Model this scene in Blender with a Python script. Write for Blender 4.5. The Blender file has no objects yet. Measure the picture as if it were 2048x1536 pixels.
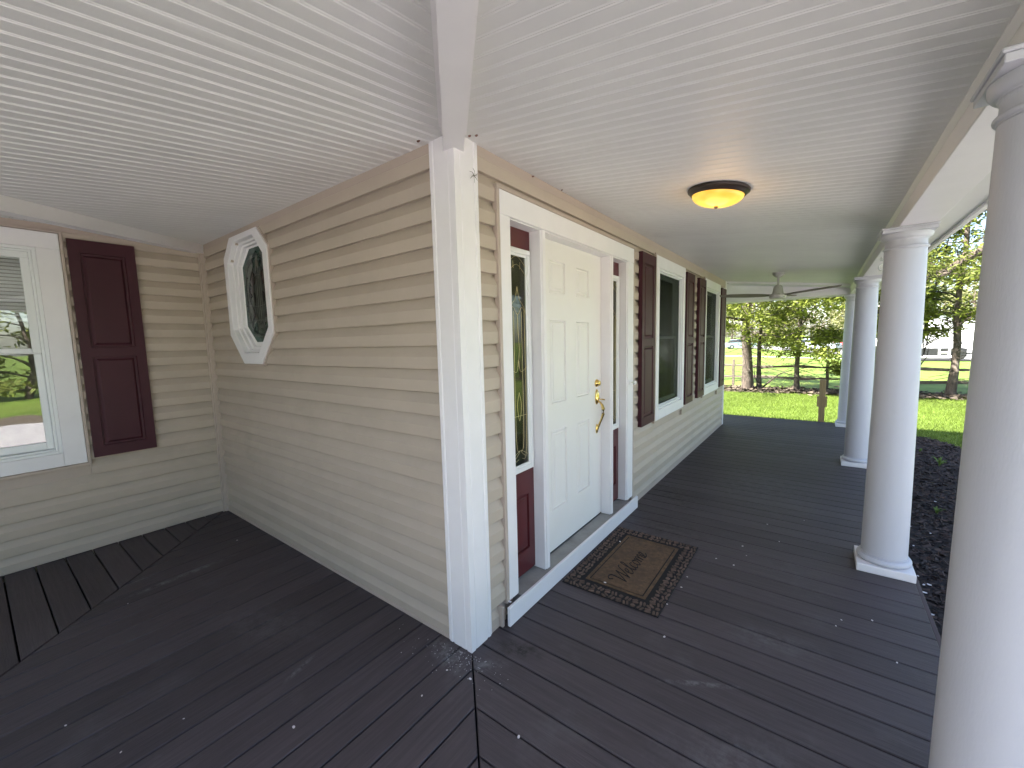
import bpy, bmesh, math, random
import numpy as np
from mathutils import Vector, Matrix
random.seed(7); RNG = np.random.default_rng(7)
SC = bpy.context.scene
COL = SC.collection

# ------------------------------------------------------------------ camera
cam_d = bpy.data.cameras.new("camera"); cam = bpy.data.objects.new("camera", cam_d); COL.objects.link(cam)
cam_d.sensor_width = 36.0; cam_d.lens = 36.0 * 823.53 / 2048.0
cam_d.clip_start = 0.05; cam_d.clip_end = 1500
_f = Vector((-0.5973697, 0.79528959, -0.10326618)); _r = Vector((0.80082903, 0.59841093, -0.02402543)); _u = Vector((-0.04268843, 0.09705062, 0.99436355))
_m = Matrix(((_r.x, _u.x, -_f.x), (_r.y, _u.y, -_f.y), (_r.z, _u.z, -_f.z))).to_4x4()
_m.translation = Vector((1.3323, -1.3867, 1.5499))
cam.matrix_world = _m
SC.camera = cam

# ------------------------------------------------------------------ light
SUN = Vector((-0.8, -0.65, 1.0)).normalized()
elev = math.asin(SUN.z); azim = math.atan2(SUN.x, SUN.y)
world = bpy.data.worlds.new("World"); SC.world = world; world.use_nodes = True
wn = world.node_tree.nodes; wl = world.node_tree.links
sky = wn.new("ShaderNodeTexSky"); sky.sky_type = 'NISHITA'; sky.sun_disc = False
sky.sun_elevation = elev; sky.sun_rotation = azim; sky.air_density = 1.0; sky.dust_density = 1.5; sky.ozone_density = 1.0
bg = wn.get("Background"); bg.inputs[1].default_value = 0.085
wl.new(sky.outputs[0], bg.inputs[0])
sd = bpy.data.lights.new("sun", 'SUN'); sd.energy = 5.0; sd.angle = math.radians(0.5); sd.color = (1.0, 0.96, 0.88)
so = bpy.data.objects.new("sun", sd); COL.objects.link(so); so.rotation_euler = SUN.to_track_quat('Z', 'Y').to_euler(); so.location = (0, 0, 30)
SC.view_settings.view_transform = 'Standard'; SC.view_settings.look = 'None'
SC.view_settings.gamma = 1.0; SC.view_settings.use_curve_mapping = False
SC.view_settings.exposure = 2.68
SC.cycles.max_bounces = 10; SC.cycles.diffuse_bounces = 6; SC.cycles.glossy_bounces = 5; SC.cycles.transmission_bounces = 6; SC.cycles.transparent_max_bounces = 8

# ------------------------------------------------------------------ materials
MATS = {}
def mat(name, col, rough=0.6, var=0.06, scale=6.0, stretch=(1, 1, 1), bump=0.0, bscale=60.0, metal=0.0, rnd=0.0,
        spec=0.5, dirt=None, island=0.0, transl=0.0, ior=None, coat=0.0):
    m = bpy.data.materials.new(name); m.use_nodes = True; MATS[name] = m
    n = m.node_tree.nodes; l = m.node_tree.links; b = n["Principled BSDF"]
    b.inputs["Roughness"].default_value = rough; b.inputs["Metallic"].default_value = metal
    b.inputs["Specular IOR Level"].default_value = spec
    if ior: b.inputs["IOR"].default_value = ior
    tc = n.new("ShaderNodeTexCoord"); mp = n.new("ShaderNodeMapping"); mp.inputs["Scale"].default_value = stretch
    l.new(tc.outputs["Object"], mp.inputs[0])
    nz = n.new("ShaderNodeTexNoise"); nz.inputs["Scale"].default_value = scale; nz.inputs["Detail"].default_value = 6; nz.inputs["Roughness"].default_value = 0.6
    l.new(mp.outputs[0], nz.inputs["Vector"])
    mr = n.new("ShaderNodeMapRange"); mr.inputs[1].default_value = 0.25; mr.inputs[2].default_value = 0.75
    mr.inputs[3].default_value = 1 - var * 2; mr.inputs[4].default_value = 1 + var * 2
    l.new(nz.outputs[0], mr.inputs[0])
    val = mr.outputs[0]
    if rnd:
        oi = n.new("ShaderNodeObjectInfo"); r2 = n.new("ShaderNodeMapRange"); r2.inputs[3].default_value = 1 - rnd; r2.inputs[4].default_value = 1 + rnd
        l.new(oi.outputs["Random"], r2.inputs[0]); mu = n.new("ShaderNodeMath"); mu.operation = 'MULTIPLY'
        l.new(val, mu.inputs[0]); l.new(r2.outputs[0], mu.inputs[1]); val = mu.outputs[0]
    if island:
        ge = n.new("ShaderNodeNewGeometry"); r2 = n.new("ShaderNodeMapRange"); r2.inputs[3].default_value = 1 - island; r2.inputs[4].default_value = 1 + island
        l.new(ge.outputs["Random Per Island"], r2.inputs[0]); mu = n.new("ShaderNodeMath"); mu.operation = 'MULTIPLY'
        l.new(val, mu.inputs[0]); l.new(r2.outputs[0], mu.inputs[1]); val = mu.outputs[0]
    vm = n.new("ShaderNodeVectorMath"); vm.operation = 'SCALE'; vm.inputs[0].default_value = col
    l.new(val, vm.inputs["Scale"])
    cout = vm.outputs[0]
    if dirt:
        dcol, dscale, lo, hi, amt = dirt
        dn = n.new("ShaderNodeTexNoise"); dn.inputs["Scale"].default_value = dscale; dn.inputs["Detail"].default_value = 8; dn.inputs["Roughness"].default_value = 0.7
        l.new(tc.outputs["Object"], dn.inputs["Vector"])
        dr = n.new("ShaderNodeMapRange"); dr.inputs[1].default_value = lo; dr.inputs[2].default_value = hi; dr.inputs[4].default_value = amt
        l.new(dn.outputs[0], dr.inputs[0])
        mx = n.new("ShaderNodeMix"); mx.data_type = 'RGBA'
        l.new(dr.outputs[0], mx.inputs[0]); l.new(cout, mx.inputs[6]); mx.inputs[7].default_value = (*dcol, 1)
        cout = mx.outputs[2]
    l.new(cout, b.inputs["Base Color"])
    if bump:
        bn = n.new("ShaderNodeTexNoise"); bn.inputs["Scale"].default_value = bscale; bn.inputs["Detail"].default_value = 4
        l.new(mp.outputs[0], bn.inputs["Vector"])
        bu = n.new("ShaderNodeBump"); bu.inputs["Strength"].default_value = bump; bu.inputs["Distance"].default_value = 0.004
        l.new(bn.outputs[0], bu.inputs["Height"]); l.new(bu.outputs[0], b.inputs["Normal"])
    if transl:
        t = n.new("ShaderNodeBsdfTranslucent"); l.new(cout, t.inputs[0]); ms = n.new("ShaderNodeMixShader"); ms.inputs[0].default_value = transl
        l.new(b.outputs[0], ms.inputs[1]); l.new(t.outputs[0], ms.inputs[2]); l.new(ms.outputs[0], n["Material Output"].inputs[0])
    return m
def glass(name, tint, ior=0.05, rough=0.0, top=0.7):
    m = bpy.data.materials.new(name); m.use_nodes = True; MATS[name] = m
    n = m.node_tree.nodes; l = m.node_tree.links; n.remove(n["Principled BSDF"])
    tr = n.new("ShaderNodeBsdfTransparent"); tr.inputs[0].default_value = (*tint, 1)
    gl = n.new("ShaderNodeBsdfGlossy"); gl.inputs["Roughness"].default_value = rough
    lw = n.new("ShaderNodeLayerWeight"); lw.inputs[0].default_value = 0.5
    pw = n.new("ShaderNodeMath"); pw.operation = 'POWER'; pw.inputs[1].default_value = 4.0; l.new(lw.outputs["Facing"], pw.inputs[0])
    fr = n.new("ShaderNodeMapRange"); fr.inputs[3].default_value = ior; fr.inputs[4].default_value = top; l.new(pw.outputs[0], fr.inputs[0])
    nz = n.new("ShaderNodeTexNoise"); nz.inputs["Scale"].default_value = 3.5; nz.inputs["Detail"].default_value = 1
    tc = n.new("ShaderNodeTexCoord"); l.new(tc.outputs["Object"], nz.inputs["Vector"])
    bu = n.new("ShaderNodeBump"); bu.inputs["Strength"].default_value = 0.25; bu.inputs["Distance"].default_value = 0.004; l.new(nz.outputs[0], bu.inputs["Height"])
    l.new(bu.outputs[0], gl.inputs["Normal"])
    mx = n.new("ShaderNodeMixShader"); l.new(fr.outputs[0], mx.inputs[0]); l.new(tr.outputs[0], mx.inputs[1]); l.new(gl.outputs[0], mx.inputs[2])
    l.new(mx.outputs[0], n["Material Output"].inputs[0]); return m

M = {}
M['siding'] = mat("beige_vinyl", (0.47, 0.393, 0.322), 0.55, 0.03, 3, (1, 1, 1), 0.15, 90, rnd=0.025, spec=0.35, dirt=((0.25, 0.22, 0.17), 2.2, 0.55, 0.9, 0.35))
M['jchan'] = mat("beige_trim", (0.455, 0.372, 0.315), 0.5, 0.03, 3)
M['white'] = mat("white_painted_trim", (0.80, 0.77, 0.78), 0.45, 0.015, 5, bump=0.08, bscale=40, dirt=((0.42, 0.38, 0.31), 7, 0.66, 0.9, 0.5))
M['whiteclean'] = mat("white_vinyl_frame", (0.78, 0.78, 0.78), 0.35, 0.01, 5)
M['door'] = mat("white_steel_door", (0.79, 0.76, 0.74), 0.4, 0.012, 3, dirt=((0.55, 0.5, 0.42), 4, 0.68, 0.9, 0.35), bump=0.05, bscale=120)
M['ceiling'] = mat("white_beadboard", (0.70, 0.69, 0.675), 0.5, 0.02, 2.5, rnd=0.02, dirt=((0.40, 0.37, 0.31), 3.0, 0.6, 0.85, 0.25))
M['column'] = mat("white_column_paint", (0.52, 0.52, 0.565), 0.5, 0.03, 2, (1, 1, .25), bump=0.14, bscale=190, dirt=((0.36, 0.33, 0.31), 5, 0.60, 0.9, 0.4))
M['burgundy'] = mat("burgundy_shutter", (0.052, 0.011, 0.019), 0.5, 0.06, 4, (1, 1, 1), 0.12, 160, spec=0.35)
M['burgundy2'] = mat("burgundy_door_panel", (0.085, 0.012, 0.016), 0.35, 0.04, 4)
M['deck_x'] = mat("composite_deck_lengthwise", (0.068, 0.054, 0.057), 0.58, 0.14, 9, (0.35, 7, 7), 0.5, 28, rnd=0.17, spec=0.4, dirt=((0.15, 0.145, 0.145), 2.6, 0.56, 0.85, 0.45))
M['deck_y'] = mat("composite_deck_crosswise", (0.068, 0.054, 0.057), 0.58, 0.14, 9, (7, 0.35, 7), 0.5, 28, rnd=0.17, spec=0.4, dirt=((0.15, 0.145, 0.145), 2.6, 0.56, 0.85, 0.45))
def stains(m, spots):
    n = m.node_tree.nodes; l = m.node_tree.links; b = n["Principled BSDF"]; src = b.inputs["Base Color"].links[0].from_socket
    tc = n.new("ShaderNodeTexCoord"); nz = n.new("ShaderNodeTexNoise"); nz.inputs["Scale"].default_value = 16; nz.inputs["Detail"].default_value = 8; nz.inputs["Roughness"].default_value = .75
    l.new(tc.outputs["Object"], nz.inputs["Vector"]); cur = src
    for (x, y, rx, ry, rot, col, amt) in spots:
        mp = n.new("ShaderNodeMapping"); mp.vector_type = 'TEXTURE'; mp.inputs["Location"].default_value = (x, y, 0); mp.inputs["Rotation"].default_value = (0, 0, rot); mp.inputs["Scale"].default_value = (rx, ry, 1)
        l.new(tc.outputs["Object"], mp.inputs[0]); ln = n.new("ShaderNodeVectorMath"); ln.operation = 'LENGTH'; l.new(mp.outputs[0], ln.inputs[0])
        r = n.new("ShaderNodeMapRange"); r.inputs[1].default_value = 1.0; r.inputs[2].default_value = 0.1; r.inputs[3].default_value = 0; r.inputs[4].default_value = 1; l.new(ln.outputs["Value"], r.inputs[0])
        r2 = n.new("ShaderNodeMapRange"); r2.inputs[1].default_value = .42; r2.inputs[2].default_value = .62; l.new(nz.outputs[0], r2.inputs[0])
        mu = n.new("ShaderNodeMath"); mu.operation = 'MULTIPLY'; l.new(r.outputs[0], mu.inputs[0]); l.new(r2.outputs[0], mu.inputs[1])
        mu2 = n.new("ShaderNodeMath"); mu2.operation = 'MULTIPLY'; mu2.inputs[1].default_value = amt; mu2.use_clamp = True; l.new(mu.outputs[0], mu2.inputs[0])
        mx = n.new("ShaderNodeMix"); mx.data_type = 'RGBA'; l.new(mu2.outputs[0], mx.inputs[0]); l.new(cur, mx.inputs[6]); mx.inputs[7].default_value = (*col, 1); cur = mx.outputs[2]
    l.new(cur, b.inputs["Base Color"])
DK = (.018, .014, .012); LT = (.26, .25, .25)
stains(M['deck_x'], [(.17, .16, .16, .07, .3, DK, 1.6), (.10, -.02, .14, .05, .7, LT, .5), (.35, 1.9, .5, .35, 0, DK, .7), (.25, 2.7, .3, .5, .4, DK, .9), (.95, .45, .22, .02, .5, LT, .8), (1.2, .95, .3, .12, .2, LT, .25), (.9, 3.4, .6, .9, .2, LT, .22), (1.15, .15, .4, .2, .6, LT, .25)])
stains(M['deck_y'], [(-.10, -.08, .18, .07, -.3, LT, .8), (-2.12, -.62, .035, .38, .05, LT, 1.0), (-2.3, -.85, .02, .2, .1, LT, .8), (-.62, -.55, .02, .10, .3, LT, .9), (-1.1, -.5, .5, .2, .4, LT, .22)])
M['fascia'] = mat("deck_fascia", (0.06, 0.035, 0.04), 0.6, 0.1)
M['dark'] = mat("dark_void", (0.006, 0.006, 0.007), 0.9, 0.1)
M['room'] = mat("interior_wall", (0.42, 0.40, 0.36), 0.9, 0.1)
M['blind'] = mat("white_blind", (0.85, 0.85, 0.84), 0.5, 0.02)
M['sill'] = mat("grey_threshold", (0.29, 0.28, 0.26), 0.6, 0.08, 8, bump=0.2, dirt=((0.14, 0.12, 0.10), 9, 0.52, 0.8, 0.6))
M['brass'] = mat("polished_brass", (0.80, 0.58, 0.20), 0.18, 0.03, 10, metal=1.0)
M['came'] = mat("brass_came", (0.62, 0.52, 0.28), 0.45, 0.03, 10, metal=0.9)
M['bronze'] = mat("dark_bronze", (0.035, 0.025, 0.022), 0.4, 0.1, metal=0.3)
M['lead'] = mat("dark_lead", (0.015, 0.02, 0.018), 0.5, 0.1)
M['stain_green'] = mat("green_stained_glass", (0.012, 0.05, 0.036), 0.12, 0.25, 20)
M['stain_grey'] = mat("smoky_stained_glass", (0.085, 0.095, 0.085), 0.12, 0.25, 14)
M['stain_dark'] = mat("dark_red_stained_glass", (0.02, 0.008, 0.012), 0.12, 0.25, 14)
M['glass'] = glass("window_glass", (0.80, 0.84, 0.80), 0.03, 0.0, 0.25)
M['glass_c'] = glass("double_glazing", (0.97, 0.98, 0.97), 0.15)
M['screen'] = glass("screened_glass", (0.5, 0.52, 0.5), 0.02, 0.3, 0.10)
M['mat_dark'] = mat("mat_rubber", (0.012, 0.009, 0.008), 0.9, 0.2, 60, bump=0.5, bscale=300)
M['coir'] = mat("brown_coir", (0.125, 0.072, 0.036), 0.95, 0.22, 40, bump=1.0, bscale=420, dirt=((0.055, 0.035, 0.025), 9, 0.45, 0.75, 0.8))
M['pad'] = mat("coir_border", (0.125, 0.080, 0.060), 0.95, 0.2, 30, bump=1.0, bscale=400, island=0.3)
M['fanwhite'] = mat("fan_white", (0.45, 0.44, 0.40), 0.5, 0.03)
M['fanblade'] = mat("fan_blade", (0.20, 0.17, 0.14), 0.5, 0.1, 8, (1, 8, 8))
M['metal'] = mat("galvanised_hook", (0.5, 0.5, 0.5), 0.35, 0.05, metal=0.8)
M['wood'] = mat("treated_lumber", (0.42, 0.29, 0.15), 0.75, 0.14, 10, (6, 6, 0.6), 0.3, 40)
M['oldwood'] = mat("weathered_rail", (0.13, 0.105, 0.085), 0.9, 0.25, 6, (0.6, 6, 6), 0.8, 30)
M['bark'] = mat("tree_bark", (0.085, 0.065, 0.052), 0.95, 0.4, 9, (3, 3, 0.7), 1.0, 18, dirt=((0.24, 0.21, 0.18), 3.5, 0.5, 0.75, 0.6))
M['twig'] = mat("pale_twig", (0.16, 0.13, 0.11), 0.9, 0.2)
M['leafA'] = mat("cedar_foliage", (0.165, 0.195, 0.030), 0.6, 0.25, 1.2, island=0.45, transl=0.35, spec=0.3)
M['leafB'] = mat("spring_foliage", (0.18, 0.21, 0.045), 0.6, 0.25, 1.0, island=0.4, transl=0.4, spec=0.3)
M['leafC'] = mat("pale_far_foliage", (0.21, 0.21, 0.09), 0.7, 0.25, 0.3, island=0.4, transl=0.35, spec=0.2)
M['leafD'] = mat("budding_far_foliage", (0.25, 0.20, 0.15), 0.8, 0.2, 0.3, island=0.4, transl=0.2, spec=0.2)
M['lawn'] = mat("lawn", (0.125, 0.185, 0.032), 0.85, 0.22, 0.9, bump=1.0, bscale=22, spec=0.2, dirt=((0.17, 0.19, 0.045), 0.35, 0.48, 0.72, 0.6))
M['blade'] = mat("grass_blade", (0.145, 0.205, 0.032), 0.6, 0.15, 0.6, island=0.4, transl=0.4, spec=0.3)
M['mulch'] = mat("bark_mulch", (0.035, 0.024, 0.021), 0.95, 0.35, 25, bump=1.0, bscale=45)
M['chip'] = mat("mulch_chip", (0.055, 0.036, 0.03), 0.9, 0.2, 10, island=0.75)
M['leaflitter'] = mat("leaf_litter", (0.11, 0.085, 0.06), 0.95, 0.35, 8, bump=1.0, bscale=20)  # leaf litter, with the shade along the fence darkened into its tone
M['gravel'] = mat("gravel", (0.43, 0.405, 0.41), 0.9, 0.25, 18, bump=1.0, bscale=40)
M['asphalt'] = mat("pale_road", (0.22, 0.21, 0.22), 0.9, 0.1, 2)
M['petal'] = mat("petal_white", (0.75, 0.68, 0.68), 0.6, 0.05)
M['sprout'] = mat("sprout_green", (0.16, 0.24, 0.05), 0.6, 0.15, transl=0.3)
M['shingle'] = mat("roof_shingle", (0.09, 0.085, 0.08), 0.9, 0.25, 8)
M['tyre'] = mat("tyre_rubber", (0.02, 0.02, 0.02), 0.85, 0.1)
M['rim'] = mat("wheel_rim", (0.45, 0.45, 0.46), 0.35, 0.05, metal=0.7)
M['carglass'] = mat("car_glass", (0.02, 0.03, 0.035), 0.08, 0.05)
M['carblue'] = mat("car_paint_blue", (0.28, 0.38, 0.43), 0.25, 0.02, coat=1)
M['carsilver'] = mat("car_paint_silver", (0.5, 0.55, 0.62), 0.3, 0.02)
M['carred'] = mat("car_paint_red", (0.45, 0.06, 0.07), 0.3, 0.02)
M['black'] = mat("black_plastic", (0.02, 0.02, 0.022), 0.5, 0.1)
M['whitewall'] = mat("white_clapboard", (0.75, 0.75, 0.76), 0.6, 0.03, 2)
def lampmat():
    m = bpy.data.materials.new("lit_amber_glass"); m.use_nodes = True; n = m.node_tree.nodes; l = m.node_tree.links; b = n["Principled BSDF"]
    b.inputs["Base Color"].default_value = (0.45, 0.25, 0.06, 1); b.inputs["Roughness"].default_value = 0.3
    tc = n.new("ShaderNodeTexCoord"); nz = n.new("ShaderNodeTexNoise"); nz.inputs["Scale"].default_value = 7; nz.inputs["Detail"].default_value = 2
    l.new(tc.outputs["Object"], nz.inputs["Vector"])
    cr = n.new("ShaderNodeValToRGB"); cr.color_ramp.elements[0].position = 0.35; cr.color_ramp.elements[0].color = (1.0, 0.38, 0.03, 1)
    cr.color_ramp.elements[1].position = 0.62; cr.color_ramp.elements[1].color = (1.0, 0.66, 0.10, 1)
    l.new(nz.outputs[0], cr.inputs[0]); l.new(cr.outputs[0], b.inputs["Emission Color"]); b.inputs["Emission Strength"].default_value = 0.19
    return m
M['lamp'] = lampmat()

# ------------------------------------------------------------------ mesh builder
class MB:
    def __init__(s, T=None): s.v = []; s.f = []; s.T = T
    def add(s, vs, fs):
        o = len(s.v)
        if s.T: vs = [s.T(*p) for p in vs]
        s.v += [tuple(p) for p in vs]; s.f += [tuple(i + o for i in f) for f in fs]
    def box(s, a, b, c=0.0):
        x0, y0, z0 = [min(p, q) for p, q in zip(a, b)]; x1, y1, z1 = [max(p, q) for p, q in zip(a, b)]
        if c <= 0:
            s.add([(x0, y0, z0), (x1, y0, z0), (x1, y1, z0), (x0, y1, z0), (x0, y0, z1), (x1, y0, z1), (x1, y1, z1), (x0, y1, z1)],
                  [(0, 3, 2, 1), (4, 5, 6, 7), (0, 1, 5, 4), (1, 2, 6, 5), (2, 3, 7, 6), (3, 0, 4, 7)]); return
        c = min(c, (x1 - x0) * .45, (y1 - y0) * .45, (z1 - z0) * .45)
        vs = []; X = (x0, x1); Y = (y0, y1); Z = (z0, z1); idx = {}
        for i in (0, 1):
            for j in (0, 1):
                for k in (0, 1):
                    sx = c if i == 0 else -c; sy = c if j == 0 else -c; sz = c if k == 0 else -c
                    idx[(i, j, k, 0)] = len(vs); vs.append((X[i], Y[j] + sy, Z[k] + sz))
                    idx[(i, j, k, 1)] = len(vs); vs.append((X[i] + sx, Y[j], Z[k] + sz))
                    idx[(i, j, k, 2)] = len(vs); vs.append((X[i] + sx, Y[j] + sy, Z[k]))
        fs = []; g = idx
        for i in (0, 1):
            fs.append((g[i, 0, 0, 0], g[i, 1, 0, 0], g[i, 1, 1, 0], g[i, 0, 1, 0]))
            fs.append((g[0, i, 0, 1], g[1, i, 0, 1], g[1, i, 1, 1], g[0, i, 1, 1]))
            fs.append((g[0, 0, i, 2], g[1, 0, i, 2], g[1, 1, i, 2], g[0, 1, i, 2]))
            for j in (0, 1):
                fs.append((g[0, i, j, 1], g[1, i, j, 1], g[1, i, j, 2], g[0, i, j, 2]))
                fs.append((g[i, 0, j, 0], g[i, 1, j, 0], g[i, 1, j, 2], g[i, 0, j, 2]))
                fs.append((g[i, j, 0, 0], g[i, j, 1, 0], g[i, j, 1, 1], g[i, j, 0, 1]))
                for k in (0, 1): fs.append((g[i, j, k, 0], g[i, j, k, 1], g[i, j, k, 2]))
        s.add(vs, fs)
    def loft(s, rings, close=True, cap0=False, cap1=False):
        n = len(rings[0]); vs = [p for r in rings for p in r]; fs = []
        for i in range(len(rings) - 1):
            for j in range(n if close else n - 1):
                k = (j + 1) % n; fs.append((i * n + j, i * n + k, (i + 1) * n + k, (i + 1) * n + j))
        if cap0: fs.append(tuple(range(n)))
        if cap1: fs.append(tuple((len(rings) - 1) * n + j for j in range(n)))
        s.add(vs, fs)
    def lathe(s, prof, c, n=32, axis='z'):
        rings = []
        for r, h in prof:
            ring = []
            for j in range(n):
                a = 2 * math.pi * j / n; p, q = r * math.cos(a), r * math.sin(a)
                ring.append({'z': (c[0] + p, c[1] + q, c[2] + h), 'x': (c[0] + h, c[1] + p, c[2] + q), 'y': (c[0] + p, c[1] + h, c[2] + q)}[axis])
            rings.append(ring)
        s.loft(rings, True, True, True)
    def tube(s, pts, rad, n=8, cap=True):
        pts = [Vector(p) for p in pts]; rings = []; up = Vector((0.03, 0.05, 1))
        for i, p in enumerate(pts):
            d = (pts[min(i + 1, len(pts) - 1)] - pts[max(i - 1, 0)]).normalized()
            a = d.cross(up)
            if a.length < 1e-3: a = d.cross(Vector((1, 0, 0)))
            a.normalize(); b = d.cross(a).normalized(); r = rad[i] if hasattr(rad, '__len__') else rad
            rings.append([tuple(p + a * r * math.cos(t) + b * r * math.sin(t)) for t in [2 * math.pi * k / n for k in range(n)]])
        s.loft(rings, True, cap, cap)
    def prism(s, poly, z0, z1, ch=0.0):
        # poly in xy, extruded z0..z1, top edge chamfered
        n = len(poly); a = sum(poly[i][0] * poly[(i + 1) % n][1] - poly[(i + 1) % n][0] * poly[i][1] for i in range(n))
        if a < 0: poly = poly[::-1]
        bot = [(p[0], p[1], z0) for p in poly]
        if ch <= 0: s.loft([bot, [(p[0], p[1], z1) for p in poly]], True, True, True); return
        ins = []
        for i in range(n):
            p0, p1, p2 = Vector(poly[i - 1]), Vector(poly[i]), Vector(poly[(i + 1) % n])
            d1 = (p1 - p0).normalized(); d2 = (p2 - p1).normalized(); n1 = Vector((-d1.y, d1.x)); n2 = Vector((-d2.y, d2.x))
            m = (n1 + n2); m = m / max(0.2, m.dot(n1)); ins.append(p1 + m * ch)
        s.loft([bot, [(p[0], p[1], z1 - ch) for p in poly], [(p.x, p.y, z1) for p in ins]], True, True, True)
    def build(s, name, m, parent=None, smooth=False, props=None):
        me = bpy.data.meshes.new(name); me.from_pydata(s.v, [], s.f)
        if smooth:
            me.polygons.foreach_set('use_smooth', [True] * len(me.polygons))
            me.set_sharp_from_angle(angle=math.radians(38))
        bm = bmesh.new(); bm.from_mesh(me); bmesh.ops.recalc_face_normals(bm, faces=bm.faces[:]); bm.to_mesh(me); bm.free()
        o = bpy.data.objects.new(name, me); COL.objects.link(o)
        if m is not None:
            for q in (m if isinstance(m, (list, tuple)) else [m]): me.materials.append(q)
        if parent: o.parent = parent
        if props:
            for k, v in props.items(): o[k] = v
        return o
def empty(name, label=None, cat=None, group=None, kind=None, loc=(0, 0, 0)):
    o = bpy.data.objects.new(name, None); COL.objects.link(o); o.empty_display_size = .2; o.location = loc
    if label: o['label'] = label
    if cat: o['category'] = cat
    if group: o['group'] = group
    if kind: o['kind'] = kind
    return o
def tag(o, label, cat, group=None):
    o['label'] = label; o['category'] = cat
    if group: o['group'] = group
    return o
def kidsof(o): return [c for c in bpy.data.objects if c.parent == o]
def copy_tree(o, parent=None, kids=None):
    c = o.copy(); COL.objects.link(c); c.parent = parent
    for ch in kidsof(o): copy_tree(ch, c)
    return c

L = 3.195; H = 2.4755; SL = 0.123; PITCH = 0.118; DEPTH_A = 6.56
XB0, XB1 = 1.672, 1.842           # edge beam
zc = lambda x: H - SL * x
TA = lambda u, v, w: (w, u, v)            # wall A: u=y v=z w=x
TB = lambda u, v, w: (u, -w, v)           # wall B: u=x, v=z, w towards camera (-y)
TC = lambda u, v, w: (-L + w, u, v)       # wall C

# ------------------------------------------------------------------ ground and setting
GZ = -0.5
g = MB(); g.add([(-300, -300, GZ), (300, -300, GZ), (300, 600, GZ), (-300, 600, GZ)], [(0, 1, 2, 3)])
lawn = g.build('lawn', M['lawn'], props={'kind': 'structure'})
def sheet(name, pts, z, m):
    b = MB(); b.add([(x, y, z) for x, y in pts], [tuple(range(len(pts)))]); return b.build(name, m, props={'kind': 'structure'})
bed = [(1.2, -3), (1.2, 9.7), (2.6, 9.68), (3.05, 9.6), (3.3, 9.1), (3.55, 8.2), (3.7, 6), (3.75, 2), (3.7, -3)]
sheet('mulch_bed', bed, GZ + .004, M['mulch'])
sheet('leaf_litter_strip', [(-9, 15.3), (-9, 17.3), (-3, 17.1), (1, 17.3), (6, 17.2), (12, 17.4), (12, 16.1), (6, 16.3), (3, 16.25), (1.5, 16.1), (0, 15.7), (-2, 15.4)], GZ + .004, M['leaflitter'])
sheet('gravel_driveway', [(-6, -30), (-6, -9.4), (-1.2, -9.4), (-1.2, -2.5), (2.3, -2.1), (3.8, -1.6), (3.8, 6), (10.4, 6), (10.4, -30)], GZ + .004, M['gravel'])  # driveway; its unseen stretch by the porch is added to bounce neutral light
sheet('leafy_verge', [(10.4, -30), (10.4, 7), (12.6, 7), (12.6, -30)], GZ + .004, M['leaflitter'])
sheet('road', [(-60, 150), (-13.2, 84), (-3.9, 67), (3.0, 50), (16, 30), (24, 33), (8, 56), (-3, 80), (-14, 108), (-50, 175)], GZ + .006, M['asphalt'])
sheet('footpath', [(-30, 47.5), (-5.3, 45.6), (-1.6, 43.4), (3, 41.0), (3, 41.7), (-1.6, 44.4), (-5.3, 46.8), (-30, 49)], GZ + .004, M['gravel'])

# grass blades over the lawn that is near enough to read
def fast_mesh(name, V, F, m, parent=None, props=None):
    me = bpy.data.meshes.new(name); nv = len(V); nf, k = F.shape
    me.vertices.add(nv); me.vertices.foreach_set('co', V.astype(np.float32).ravel())
    me.loops.add(nf * k); me.loops.foreach_set('vertex_index', F.astype(np.int32).ravel())
    me.polygons.add(nf); me.polygons.foreach_set('loop_start', np.arange(0, nf * k, k, dtype=np.int32)); me.polygons.foreach_set('loop_total', np.full(nf, k, dtype=np.int32))
    me.update(calc_edges=True); me.validate()
    o = bpy.data.objects.new(name, me); COL.objects.link(o); me.materials.append(m)
    if parent: o.parent = parent
    if props:
        for q, v in props.items(): o[q] = v
    return o
def in_poly(x, y, poly):
    r = np.zeros(len(x), bool); n = len(poly)
    for i in range(n):
        x0, y0 = poly[i]; x1, y1 = poly[(i + 1) % n]
        if y0 == y1: continue
        c = ((y0 > y) != (y1 > y)) & (x < (x1 - x0) * (y - y0) / (y1 - y0) + x0); r ^= c
    return r
N = 150000
gx = RNG.uniform(-2.5, 7, N); gy = 7.7 + (RNG.random(N) ** 0.9) * 8.6
k = ~in_poly(gx, gy, bed) & ~((gy > 15.6 + 0.12 * gx + RNG.normal(0, .12, N)) & (gx < 7)); gx, gy = gx[k], gy[k]; n = len(gx)
h = RNG.uniform(.03, .075, n); a = RNG.uniform(0, 2 * math.pi, n); w = RNG.uniform(.003, .006, n); lean = RNG.normal(0, .025, (n, 2))
V = np.stack([np.stack([gx - np.cos(a) * w, gy - np.sin(a) * w, np.full(n, GZ)], 1), np.stack([gx + np.cos(a) * w, gy + np.sin(a) * w, np.full(n, GZ)], 1),
              np.stack([gx + lean[:, 0], gy + lean[:, 1], GZ + h], 1)], 1).reshape(-1, 3)
gb = fast_mesh('grass', V, np.arange(3 * n).reshape(n, 3), M['blade'], props={'kind': 'stuff', 'label': 'bright green mown grass on the lawn beyond the porch', 'category': 'grass'})
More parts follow.
